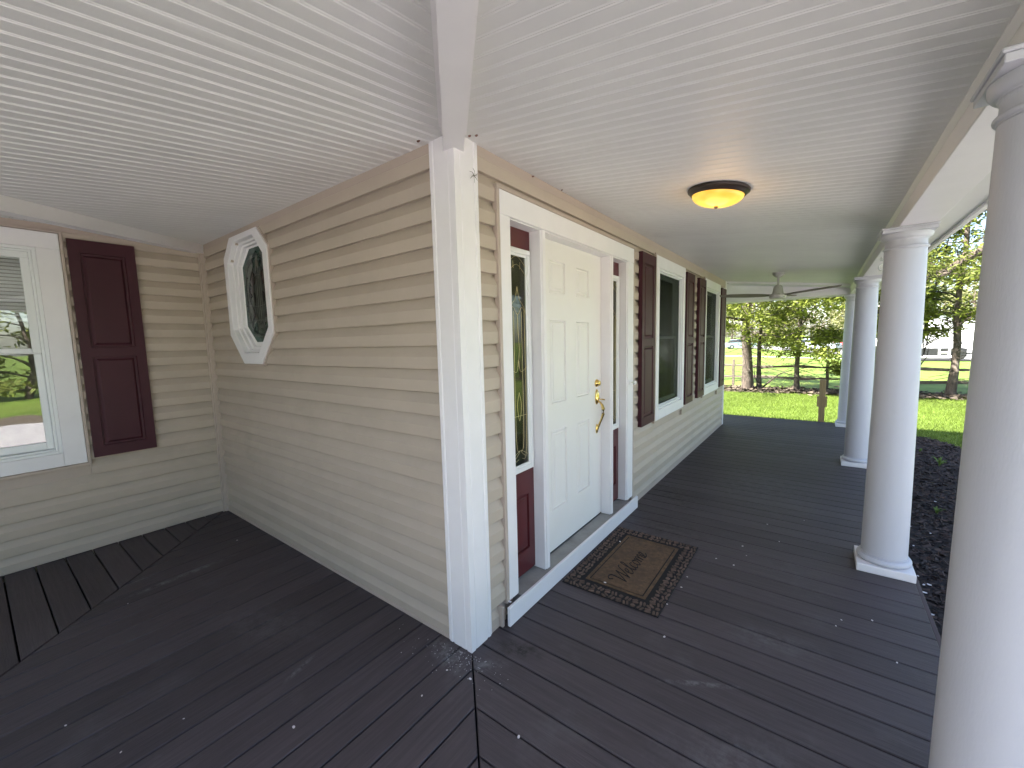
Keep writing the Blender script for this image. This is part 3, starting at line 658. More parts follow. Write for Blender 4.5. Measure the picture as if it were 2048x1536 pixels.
cam_([(-.26, -.06), (0, -.09), (.26, -.06)]); cam_([(-.2, .24), (0, .30), (.2, .24)]); cam_([(-.25, -.2), (0, -.2), (.25, -.2)]); cam_([(-.16, -.31), (.16, -.31)])
ld.build('leading', M['lead'], oc)

# ---- unseen masses: rooms, upper storey, roofs
b = MB(); b.box((-8, 2.3, 0), (-3.0, 6.4, .02)); b.add([(-2.2, .3, 0), (-2.2, 6.3, 0), (-2.2, 6.3, 2.9), (-2.2, .3, 2.9)], [(0, 1, 2, 3)])
b.add([(-.17, .3, -.01), (-2.2, .3, -.01), (-2.2, 6.3, -.01), (-.17, 6.3, -.01)], [(0, 1, 2, 3)])
b.add([(-5.2, -5, 0), (-5.2, 0, 0), (-5.2, 0, 2.9), (-5.2, -5, 2.9)], [(0, 1, 2, 3)]); b.add([(-5.2, -5, 0), (-3.4, -5, 0), (-3.4, 0, 0), (-5.2, 0, 0)], [(0, 1, 2, 3)])
b.build('interior', M['room'], house)
b = MB(); b.box((-9, .16, 2.9), (-.17, 6.5, 5.0)); b.box((-9, -7, 2.9), (-L - .17, .155, 5.0)); b.box((-9, 6.38, 0), (-.17, 6.52, 2.9)); b.box((-9, -7, 0), (-8.9, 6.3, 2.9)); b.box((-8.8, -7, -.5), (-L - .17, -6.1, 2.9))
b.box((-9, .17, -.5), (-.18, 6.3, -.1)); b.box((-8.8, -6, -.5), (-L - .1, .1, -.3))
b.build('upper_storey', M['whitewall'], house)
b = MB()
b.add([(.4, -.4, 5.0), (.4, 6.95, 5.0), (-9.4, 6.95, 5.0), (-9.4, -7.4, 5.0), (-2.8, -7.4, 5.0), (-2.8, -.4, 5.0), (-4.5, 3.2, 7.0), (-6.1, 3.2, 7.0), (-6.1, -4.5, 7.0)],
      [(0, 1, 6), (1, 2, 7, 6), (2, 3, 8, 7), (3, 4, 8), (4, 5, 7, 8), (5, 0, 6, 7), (0, 5, 4, 3, 2, 1)])
zr = lambda x: 2.62 - SL * x
e = 1.99
b.add([(-.2, .2, zr(-.2) + .25), (-.2, 7.9, zr(-.2) + .25), (e, 7.9, zr(e)), (e, -e, zr(e)), (-.2, -.2 + .4, zr(-.2) + .25)], [(0, 1, 2, 3)])
b.add([(-.2, .2, zr(-.2) + .25), (e, -e, zr(e)), (-L + e, -e, zr(e)), (-L - .2, .2, zr(-.2) + .25)], [(0, 1, 2, 3)])
b.add([(-L - .2, .2, zr(-.2) + .25), (-L + e, -e, zr(e)), (-L + e, -6.6, zr(e)), (-L - .2, -6.6, zr(-.2) + .25)], [(0, 1, 2, 3)])
b.add([(-4, 6.4, 2.9), (-4, 7.9, 2.4), (1.9, 7.9, 2.4), (-.2, 6.4, 2.9)], [(0, 1, 2, 3)])
b.build('roof', M['shingle'], house)

# ------------------------------------------------------------------ porch ceiling and beams
ceil_ = empty('porch_ceiling', kind='structure')
RP = .0635
BEAD = [(0, 0), (.0455, 0), (.0485, .0044), (.0515, .0004), (.0535, -.0003), (.0555, .0004), (.0585, .0044), (.0615, 0)]
def ceil_board(kind, s0, reps=3):
    pts = []
    for r in range(reps):
        for p, q in BEAD: pts.append((s0 + r * RP + p, q * (.5 if kind == 'A' else 1)))
    pts.append((s0 + reps * RP - .0003, 0))
    A, B = [], []
    for s, q in pts:
        if kind == 'A': t0, t1 = max(-.03, -s), XB0 + .01; P0, P1 = (t0, s, zc(t0) + q), (t1, s, zc(t1) + q)
        elif kind == 'B':
            d0 = max(s, 0); d1 = min(s + L, XB0 + .01); P0, P1 = (s, -d0 + (.03 if s < 0 else 0), zc(d0) + q), (s, -d1, zc(d1) + q)
        else: t1 = min(-s, XB0 + .01); P0, P1 = (-L - .01, s, zc(0) + q), (-L + t1, s, zc(t1) + q)
        A.append(P0); B.append(P1)
    b = MB(); b.loft([A, B], False)
    return b.build('ceiling_board', M['ceiling'], ceil_)
s = -XB0
while s < 7.30: ceil_board('A', s); s += 3 * RP
s = -L + .004
while s < XB0 - .02: ceil_board('B', s); s += 3 * RP
s = -.002 - 3 * RP
while s > -6: ceil_board('C', s); s -= 3 * RP
# hip beam and valley beam (boxed, running on the diagonal)
def diag_beam(x0, y0, ln, hw, drop, name):
    b = MB(); rings = []
    for t in (-.10, ln):
        cx_, cy_ = x0 + t, y0 - t; n_ = hw / math.sqrt(2); z0 = zc(max(t, -.1)) - drop
        rings.append([(cx_ - n_, cy_ - n_, z0), (cx_ + n_, cy_ + n_, z0), (cx_ + n_, cy_ + n_, z0 + drop + .03), (cx_ - n_, cy_ - n_, z0 + drop + .03)])
    b.loft(rings, True, True, True)
    return b.build(name, M['white'], ceil_)
diag_beam(0, 0, XB0, .045, .072, 'hip_beam')
b = MB()
for sg in (-1, 1):
    rings = []
    for t in (-.02, XB0):
        cx_, cy_ = t, -t; n0, n1 = .0455 / math.sqrt(2) * sg, .060 / math.sqrt(2) * sg; z0 = zc(t) - .008
        rings.append([(cx_ + n0, cy_ + n0, z0), (cx_ + n1, cy_ + n1, z0), (cx_ + n1, cy_ + n1, z0 + .03), (cx_ + n0, cy_ + n0, z0 + .03)])
    b.loft(rings, True, True, True)
b.build('hip_trim', M['white'], ceil_)
diag_beam(-L + .02, -.02, XB0 - .02, .045, .075, 'valley_beam')
# edge beams
b = MB(); b.box((XB0, -XB1, 2.172), (XB1, 7.50, 2.42), .003); b.box((-L + XB0, -XB1, 2.172), (XB0 - .001, -XB0, 2.42), .003); b.box((-L + XB0, -6.4, 2.172), (-L + XB1, -XB1 - .001, 2.42), .003)
b.box((-.9, 7.31, 2.172), (XB0 - .001, 7.48, 2.52), .003)
b.build('porch_beam', M['white'], ceil_)
b = MB(); b.loft([[(XB0 - .016, yy, 2.266), (XB0 - .001, yy, 2.252), (XB0 - .001, yy, 2.29), (XB0 - .016, yy, 2.29)] for yy in (-XB0, 7.309)], True, True, True)
b.box((-.0, 6.60, 2.20), (.0, 6.64, 2.2)) if False else None
b.loft([[(x, yy, zc(x) - dz) for yy, dz in ((6.56, -.02), (6.56, .028), (6.60, .030), (6.60, -.02))] for x in (-.03, XB0 - .03)], True, True, True)
b.build('crown_trim', M['white'], ceil_)
b = MB(); b.box((XB1 + .001, -XB1, 2.196), (1.968, 7.60, 2.215), 0); b.box((-.9, 7.4805, 2.196), (XB1, 7.78, 2.215)); b.build('soffit', M['ceiling'], ceil_)
b = MB(); b.box((1.9685, -2.0, 2.180), (1.992, 7.80, 2.36), .003); b.box((-.9, 7.781, 2.180), (1.968, 7.80, 2.36), .003); b.build('fascia_board', M['white'], ceil_)
b = MB(); b.loft([[(1.993, yy, 2.24), (2.06, yy, 2.24), (2.10, yy, 2.29), (2.10, yy, 2.35), (1.993, yy, 2.35)] for yy in (-2.0, 7.8)], True, True, True); b.build('gutter', M['white'], ceil_)

# ------------------------------------------------------------------ columns
def make_column():
    t = empty('porch_column')
    b = MB(); b.box((-.1425, -.1425, .001), (.1425, .1425, .052), .003); b.build('plinth', M['white'], t)
    b = MB(); pr = [(.0, .0525)]
    for q in range(0, 11):
        a_ = -math.pi / 2 + math.pi * q / 10; pr.append((.118 + .021 * math.cos(a_), .0745 + .0215 * math.sin(a_)))
    pr += [(.121, .0975), (.121, .105), (.118, .1055), (0, .1056)]; b.lathe(pr, (0, 0, 0), 48); b.build('base_ring', M['column'], t, True)
    b = MB(); sh = [(0, .106)]
    for q in range(0, 21):
        z_ = .106 + (2.044 - .106) * q / 20; sh.append((.1165 - .0185 * (q / 20) ** 1.15, z_))
    sh += [(0, 2.0445)]; b.lathe(sh, (0, 0, 0), 64); b.build('shaft', M['column'], t, True)
    b = MB(); pr = [(0, 2.045), (.0985, 2.045), (.0985, 2.049)]
    for q in range(0, 9):
        a_ = -math.pi / 2 + math.pi * q / 8; pr.append((.0985 + .008 * math.cos(a_), 2.058 + .0075 * math.sin(a_)))
    pr += [(.0965, 2.068), (.0960, 2.098), (.100, 2.101), (.100, 2.105), (.103, 2.107)]
    for q in range(0, 9):
        a_ = (math.pi / 2) * q / 8; pr.append((.103 + .0165 * math.sin(a_), 2.108 + .027 * (1 - math.cos(a_))))
    pr += [(.1195, 2.1405), (0, 2.1405)]; b.lathe(pr, (0, 0, 0), 64)
    b.build('capital', M['column'], t, True)
    b = MB(); b.box((-.121, -.121, 2.141), (.121, .121, 2.1605), .002); b.box((-.127, -.127, 2.161), (.127, .127, 2.1715), .003); b.build('abacus', M['column'], t)
    return t
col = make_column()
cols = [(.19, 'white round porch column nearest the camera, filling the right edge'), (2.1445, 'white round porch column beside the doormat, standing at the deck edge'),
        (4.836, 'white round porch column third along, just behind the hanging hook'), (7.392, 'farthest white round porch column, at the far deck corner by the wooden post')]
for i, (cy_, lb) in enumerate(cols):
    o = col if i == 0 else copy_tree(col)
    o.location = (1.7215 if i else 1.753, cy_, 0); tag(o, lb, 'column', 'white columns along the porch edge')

# ------------------------------------------------------------------ lamp, fan, hook
lx, ly = .832, 1.262; lt = math.atan(SL)
lamp = empty('ceiling_light', 'lit amber bowl ceiling light with dark bronze rim on the porch ceiling', 'ceiling light', loc=(lx, ly, zc(lx) + .001)); lamp.rotation_euler = (0, lt, 0)
b = MB(); b.lathe([(0, -.001), (.155, -.001), (.162, -.008), (.160, -.018), (.150, -.024), (.146, -.032), (.138, -.038), (.132, -.036), (.0, -.034)], (0, 0, 0), 48); b.build('rim', M['bronze'], lamp, True)
b = MB(); pr = [(0, -.034)]
for q in range(13):
    a_ = (math.pi / 2) * q / 12; pr.append((.134 * math.cos(a_) + .0005, -.036 - .058 * math.sin(a_)))
b.lathe(pr, (0, 0, 0), 48); b.build('bowl', M['lamp'], lamp, True)
b = MB(); b.lathe([(0, -.094), (.010, -.094), (.012, -.098), (.006, -.104), (0, -.106)], (0, 0, 0), 16); b.build('finial', M['bronze'], lamp, True)
pl = bpy.data.lights.new('lamp_glow', 'POINT'); pl.energy = 0.45; pl.color = (1.0, .62, .28); pl.shadow_soft_size = .12
plo = bpy.data.objects.new('lamp_glow', pl); COL.objects.link(plo); plo.parent = lamp; plo.location = (0, 0, -.16)

fx, fy = .835, 5.28; fan = empty('ceiling_fan', 'white ceiling fan with long blades hanging over the far end of the porch', 'ceiling fan', loc=(fx, fy, 0))
b = MB(); b.lathe([(0, zc(fx) + .01), (.075, zc(fx) + .01), (.072, 2.355), (.045, 2.325), (.03, 2.315), (0, 2.315)], (0, 0, 0), 32); b.build('canopy', M['fanwhite'], fan, True)
b = MB(); b.lathe([(0, 2.318), (.013, 2.318), (.013, 2.21), (0, 2.21)], (0, 0, 0), 16); b.build('downrod', M['fanwhite'], fan, True)
b = MB(); b.lathe([(0, 2.215), (.03, 2.213), (.05, 2.195), (.062, 2.13), (.066, 2.105), (.060, 2.10), (.095, 2.098), (.10, 2.085), (.098, 2.05), (.085, 2.035), (0, 2.03)], (0, 0, 0), 40); b.build('motor', M['fanwhite'], fan, True)
for ang, tilt in ((184, 1), (-20, 1), (78, 1)):
    b = MB(); a_ = math.radians(ang); ca, sa = math.cos(a_), math.sin(a_); rings = []
    for r_, hw_ in ((.09, .03), (.18, .055), (.35, .068), (.55, .062), (.68, .045), (.70, .03)):
        z_ = 2.085 + .06 * (r_ - .09); p_ = math.radians(14)
        ring = []
        for e_, t_ in ((-1, .004), (1, .004), (1, -.004), (-1, -.004)):
            q = e_ * hw_; ring.append((ca * r_ - sa * q * math.cos(p_), sa * r_ + ca * q * math.cos(p_), z_ + q * math.sin(p_) + t_))
        rings.append(ring)
    b.loft(rings, True, True, True); b.build('blade', M['fanblade'], fan)
hk = MB(); hx, hy = 1.70, 3.26
hk.tube([(hx, hy, 2.172), (hx, hy, 2.150)], .004, 8); hk.lathe([(0, .0), (.012, .001), (.012, .004), (0, .005)], (hx, hy, 2.152), 12)
hp = [(hx + .014 * math.sin(t), hy, 2.128 + .016 * math.cos(t)) for t in np.linspace(-.5, math.pi * 1.05, 10)] + [(hx - .014 * math.sin(t), hy, 2.085 + .024 * math.cos(t)) for t in np.linspace(.2, math.pi * 1.3, 10)]
hk.tube(hp, .0038, 8)
tag(hk.build('hook', M['metal'], None, True), 'small metal S hook hanging from the porch beam', 'hook')

# ------------------------------------------------------------------ doormat
dm = empty('doormat', 'brown coir doormat with black geometric border reading Welcome', 'doormat', loc=(0, 0, 0))
mx0, mx1, my0, my1 = .062, .672, .790, 1.732
b = MB(); b.box((mx0, my0, .0005), (mx1, my1, .007), .002); b.build('backing', M['mat_dark'], dm)
bw = .118
b = MB(); b.box((mx0 + bw + .020, my0 + bw + .020, .0072), (mx1 - bw - .020, my1 - bw - .020, .0125), .002)
for (a_, c_) in [((mx0 + bw - .008, my0 + bw - .008), (mx1 - bw + .008, my0 + bw + .012)), ((mx0 + bw - .008, my1 - bw - .012), (mx1 - bw + .008, my1 - bw + .008)), ((mx0 + bw - .008, my0 + bw + .0125), (mx0 + bw + .012, my1 - bw - .0125)), ((mx1 - bw - .012, my0 + bw + .0125), (mx1 - bw + .008, my1 - bw - .0125))]:
    b.box((a_[0], a_[1], .0072), (c_[0], c_[1], .0122), .002)
b.build('coir_panel', M['coir'], dm)
pd = MB()
def pad(cx_, cy_, ln, wd_, rot):
    n_ = 8; ring = []
    for q in range(n_):
        t = 2 * math.pi * (q + .5) / n_; u_ = ln * np.sign(math.cos(t)) * abs(math.cos(t)) ** .6; v_ = wd_ * np.sign(math.sin(t)) * abs(math.sin(t)) ** .6
        ring.append((cx_ + u_ * math.cos(rot) - v_ * math.sin(rot), cy_ + u_ * math.sin(rot) + v_ * math.cos(rot)))
    pd.loft([[(p[0], p[1], .0068) for p in ring], [(p[0], p[1], .0105) for p in ring], [(cx_ + (p[0] - cx_) * .7, cy_ + (p[1] - cy_) * .7, .0122) for p in ring]], True, False, True)
cell = .0415
nx_, ny_ = int((mx1 - mx0) / cell), int((my1 - my0) / cell)
for i in range(nx_):
    for j in range(ny_):
        cx_, cy_ = mx0 + (i + .5) * (mx1 - mx0) / nx_, my0 + (j + .5) * (my1 - my0) / ny_
        if mx0 + bw - .012 < cx_ + .008 < mx1 - bw + .022 and my0 + bw - .012 < cy_ + .005 < my1 - bw + .018: continue
        k_ = (i + 2 * j) % 4; r0 = [0.35, 1.9, -0.6, 1.25][k_] + random.uniform(-.15, .15)
        if (i * 3 + j) % 5 == 0: pad(cx_, cy_, .013, .012, r0)
        else:
            for sg in (-1, 1):
                pad(cx_ - sg * .0098 * math.sin(r0), cy_ + sg * .0098 * math.cos(r0), .0175, .0068, r0)
po = pd.build('border_pads', M['pad'], dm); po['kind'] = 'stuff'
wd = MB()
def stroke(pts, r=.0028):
    # pts in text space (s along text, t up) -> world: s -> +y, t -> -x ; slanted
    P_ = [Vector((p[0] + .28 * p[1], p[1])) for p in pts]; out = []
    for i in range(len(P_) - 1):
        p0 = P_[max(i - 1, 0)]; p1 = P_[i]; p2 = P_[i + 1]; p3 = P_[min(i + 2, len(P_) - 1)]
        for t in (0, .25, .5, .75): out.append(.5 * ((2 * p1) + (-p0 + p2) * t + (2 * p0 - 5 * p1 + 4 * p2 - p3) * t * t + (-p0 + 3 * p1 - 3 * p2 + p3) * t ** 3))
    out.append(P_[-1]); sc_ = .66
    wd.tube([(.405 - p.y * sc_ * .95, .985 + p.x * sc_, .0128) for p in out], r * 1.25, 6)
stroke([(-.03, .13), (-.055, .16), (-.04, .185), (-.01, .19), (.02, .17), (.03, .10), (.035, .0)], .0032); stroke([(.035, 0), (.08, .09), (.115, .17)]); stroke([(.115, .17), (.115, .08), (.12, .0)], .0032); stroke([(.12, 0), (.16, .09), (.195, .17), (.21, .185), (.225, .18)])
stroke([(.18, .045), (.21, .055), (.225, .085), (.21, .10), (.19, .08), (.185, .03), (.205, .0), (.24, .02), (.27, .08)])
stroke([(.27, .08), (.295, .15), (.29, .19), (.275, .18), (.268, .10), (.27, .02), (.29, .0), (.31, .02)])
stroke([(.365, .085), (.345, .10), (.32, .08), (.315, .03), (.335, .0), (.37, .02)])
stroke([(.40, .095), (.38, .06), (.385, .01), (.41, .0), (.435, .04), (.425, .09), (.40, .095), (.43, .08), (.46, .085)])
stroke([(.46, .10), (.465, .05), (.465, .0)], .003); stroke([(.465, .0), (.48, .07), (.50, .10), (.51, .07), (.51, .0)]); stroke([(.51, 0), (.53, .08), (.55, .10), (.56, .06), (.56, .01), (.575, .0)])
stroke([(.575, .0), (.61, .05), (.62, .09), (.60, .10), (.585, .07), (.585, .02), (.605, .0), (.65, .03)])
wd.build('lettering', M['mat_dark'], dm)

# ------------------------------------------------------------------ petals
PET = [(-1.124, -1.273), (-0.753, -0.971), (-0.777, -1.163), (-2.017, -0.917), (-2.389, -0.189), (-0.016, -0.311), (-0.028, -0.145), (0.098, -0.119), (1.04, 2.455), (1.28, 2.706), (1.142, 2.169), (0.929, 1.942), (0.972, 1.809),
       (0.806, 1.647), (0.699, 1.162), (0.675, 0.944), (0.743, 0.665), (1.484, 1.34), (1.459, 1.265), (1.617, 1.427), (1.682, 1.114), (-0.33, -0.717), (0.445, -0.217), (0.92, 1.62), (.70, 1.30)]
pm = None
def petal_at(x_, y_, z_, s_, lb, grp):
    global pm
    if pm is None:
        b = MB(); n_ = 9; top = [(.0085 * math.cos(t) * (1 - .25 * math.sin(t)), .0062 * math.sin(t), .0012 + .0015 * abs(math.cos(t))) for t in [2 * math.pi * q / n_ for q in range(n_)]]
        b.loft([[(p[0], p[1], .0004) for p in top], top, [(p[0] * .5, p[1] * .5, .0012) for p in top]], True, True, True); o = b.build('petal', M['petal'], None, True); pm = o
    else: o = pm.copy(); COL.objects.link(o)
    o.location = (x_, y_, z_); o.rotation_euler = (0, 0, random.uniform(0, 6.3)); o.scale = (s_, s_, s_)
    o['label'] = lb; o['category'] = 'petal'; o['group'] = grp
for (x_, y_) in PET: petal_at(x_, y_, .0005, random.uniform(.45, .95), 'small white blossom petal fallen on the dark deck boards', 'petals scattered on the deck')
for (x_, y_) in [(.169, 1.483), (.298, .923)]: petal_at(x_, y_, .0128, .9, 'small white petal lying on the brown doormat', 'petals on the doormat')
for (x_, y_) in [(2.057, 3.196), (2.073, 3.055), (2.107, 3.079), (2.059, 2.921), (2.152, 4.375), (2.114, 3.85), (2.291, 4.27), (2.5, 5.393), (2.05, 2.6), (2.1, 2.45), (2.3, 6.3)]:
    petal_at(x_, y_, GZ + .03, random.uniform(1.1, 1.7), 'small white petal lying on the dark mulch', 'petals on the mulch bed')
# pale specks of grit near the corner post, stuff
b = MB()
for _ in range(170):
    r_ = abs(random.gauss(0, .10)); t = random.uniform(-math.pi * .95, .35); x_, y_ = -.05 + r_ * 1.6 * math.cos(t), -.02 + r_ * math.sin(t)
    if x_ < .0 and y_ > -.01: continue
    s_ = random.uniform(.0006, .0020); b.box((x_ - s_, y_ - s_, .0003), (x_ + s_, y_ + s_, .0003 + s_))
b.build('grit', M['gravel'], None, props={'kind': 'stuff', 'label': 'pale grit scattered on the deck around the corner post', 'category': 'grit'})

def speck(name, p, r, lb, cat):
    b = MB(); n_ = 7; rs = []
    for k_, (f_, h_) in enumerate(((1, 0), (.95, .35), (.55, .7), (.1, .85))):
        rs.append([(f_ * r * (1 + .25 * math.sin(q * 2.3 + k_)) * math.cos(2 * math.pi * q / n_), f_ * r * .7 * math.sin(2 * math.pi * q / n_), -h_ * r) for q in range(n_)])
    b.loft(rs, True, True, True); o = b.build(name, M['speckmat'], None, True); o.location = p; tag(o, lb, cat); return o
M['speckmat'] = mat("dry_mud", (0.16, 0.075, 0.055), 0.95, 0.3, 60)
speck('mud_nest', (-.175, -.045, zc(.045) - .001), .011, 'small reddish mud nest on the ceiling left of the hip beam', 'mud nest')
speck('mud_nest', (.030, .075, zc(.030) - .001), .008, 'left one of two tiny mud nests on the ceiling right of the hip beam', 'mud nest')
speck('mud_nest', (.062, .085, zc(.062) - .001), .008, 'right one of two tiny mud nests on the ceiling right of the hip beam', 'mud nest')
speck('mud_nest', (.006, .62, zc(.01) - .012), .008, 'tiny dark mud spot where ceiling meets wall, above the left sidelight', 'mud nest')
speck('mud_nest', (.012, .93, zc(.01) - .004), .007, 'tiny dark mud spot on the ceiling edge above the front door', 'mud nest')
b = MB()
for a_ in (.3, 1.5, 2.6, 3.6, 4.6, 5.6):
    b.tube([(.010, .118, 2.318), (.014, .118 + .016 * math.cos(a_), 2.318 + .018 * math.sin(a_)), (.009, .118 + .030 * math.cos(a_ + .2), 2.318 + .032 * math.sin(a_ + .2))], [.0016, .0013, .0008], 4)
tag(b.build('dead_spider', M['bark']), 'small dark dead spider stuck near the top of the white corner post', 'spider')
# ------------------------------------------------------------------ plants in the mulch bed
def sprout(x_, y_, n_, h_, lb):
    b = MB()
    for q in range(n_):
        a_ = random.uniform(0, 6.28); l_ = h_ * random.uniform(.6, 1.1); d_ = random.uniform(.15, .55) * l_; w_ = .012 * random.uniform(.7, 1.2)
        ca, sa = math.cos(a_), math.sin(a_); pts = []
        for t in (0, .35, .7, 1): pts.append((d_ * t * t * 1.1, l_ * (t - .25 * t * t), w_ * math.sin(math.pi * (.15 + .82 * t))))
        rings = [[(ca * p[0] - sa * p[2], sa * p[0] + ca * p[2], p[1]), (ca * p[0], sa * p[0], p[1] - .004), (ca * p[0] + sa * p[2], sa * p[0] - ca * p[2], p[1])] for p in pts]
        b.loft(rings, False)
    o = b.build('bulb_plant', M['sprout']); o.location = (x_, y_, GZ); tag(o, lb, 'plant', 'young plants in the mulch bed')
sprout(2.84, 7.3, 16, .20, 'leafy green bulb plant in the mulch between the two nearest columns')
sprout(2.45, 5.0, 8, .13, 'thin pale sprout in the mulch nearest the front column')
sprout(2.75, 8.2, 9, .10, 'small low sprout near the grass edge of the mulch bed')

# ------------------------------------------------------------------ wooden newel post
np_ = MB(); PX, PY = 1.386, 7.79
np_.box((PX - .045, PY - .045, -.62), (PX + .045, PY + .045, .735), .006)
o = empty('newel_post', 'raw wooden newel post standing beyond the far deck edge', 'post', loc=(0, 0, 0))
np_.build('post', M['wood'], o)
for sg in (-1, 1):
    b = MB(); b.prism([(PX + sg * .0455, PY - .04), (PX + sg * .072, PY - .04), (PX + sg * .072, PY + .04), (PX + sg * .0455, PY + .04)], .25, .43, 0); b.build('bracket', M['wood'], o)

# ------------------------------------------------------------------ split rail fence
fence = empty('split_rail_fence', 'weathered two-rail split rail fence along the far side of the lawn', 'fence')
fp0 = Vector((-4.2, 17.35)); fdir = Vector((1, -.055)).normalized(); sec = 3.05
posts = [-6.4, -2.62, .95 - .35, 3.0 + .55, 6.6, 9.7, 12.8]
posts = [-7.5, -4.5, -1.46, 1.55, 4.05 + .5 + .9, 8.4, 11.4]
def fpt(x_): return 17.25 - .05 * (x_ + 2)
for i, x_ in enumerate(posts):
    b = MB(); y_ = fpt(x_); zt = .60
    rings = [[(x_ + s1 * .045 + dx_, y_ + s2 * .04 + dy_, z_) for s1, s2 in ((-1, -1), (1, -1), (1, 1), (-1, 1))] for z_, dx_, dy_ in ((-.7, 0, 0), (-.1, .008, .004), (.3, -.006, .0), (zt - .05, .006, .002))]
    rings.append([(x_ + s1 * .03, y_ + s2 * .03, zt + random.uniform(-.01, .03)) for s1, s2 in ((-1, -1), (1, -1), (1, 1), (-1, 1))])
    b.loft(rings, True, True, True); b.build('post', M['oldwood'], fence)
for i in range(len(posts) - 1):
    for z_ in (.36, -.06):
        x0, x1 = posts[i] - .12, posts[i + 1] + .12; b = MB(); rings = []
        for q in range(9):
            t = q / 8; x_ = x0 + (x1 - x0) * t; r_ = (.048 + .012 * math.sin(q * 2.1 + i)) * (1 if 0 < q < 8 else .5)
            zz_ = z_ + .02 * math.sin(q * 1.3 + i * 2 + z_ * 9) - .015 * math.sin(math.pi * t)
            rings.append([(x_, fpt(x_) - .01 + r_ * .6 * math.cos(a_), zz_ + r_ * math.sin(a_) * (1.15 if a_ < 3 else .9)) for a_ in (0.3, 1.4, 2.6, 3.9, 5.2)])
        b.loft(rings, True, True, True); b.build('rail', M['oldwood'], fence)

# ------------------------------------------------------------------ trees
def leaf_faces(C, N_, spread, size, flat=.6, droop=.0):
    # C: (k,3) cluster centres ; returns V,F (quads, elongated)
    k_ = len(C); idx = RNG.integers(0, k_, N_); c_ = C[idx] + RNG.normal(0, 1, (N_, 3)) * np.array([spread, spread, spread * flat])
    d = RNG.normal(0, 1, (N_, 3)); d[:, 2] = d[:, 2] * .6 - droop; d /= np.linalg.norm(d, axis=1)[:, None]
    e_ = RNG.normal(0, 1, (N_, 3)); e_ -= (e_ * d).sum(1)[:, None] * d; e_ /= np.linalg.norm(e_, axis=1)[:, None]
    l_ = size * RNG.uniform(.5, 1.3, N_)[:, None]; w_ = l_ * RNG.uniform(.22, .45, N_)[:, None]
    V = np.stack([c_ - d * l_, c_ - e_ * w_ , c_ + d * l_, c_ + e_ * w_], 1).reshape(-1, 3)
    return V, np.arange(4 * N_).reshape(N_, 4)
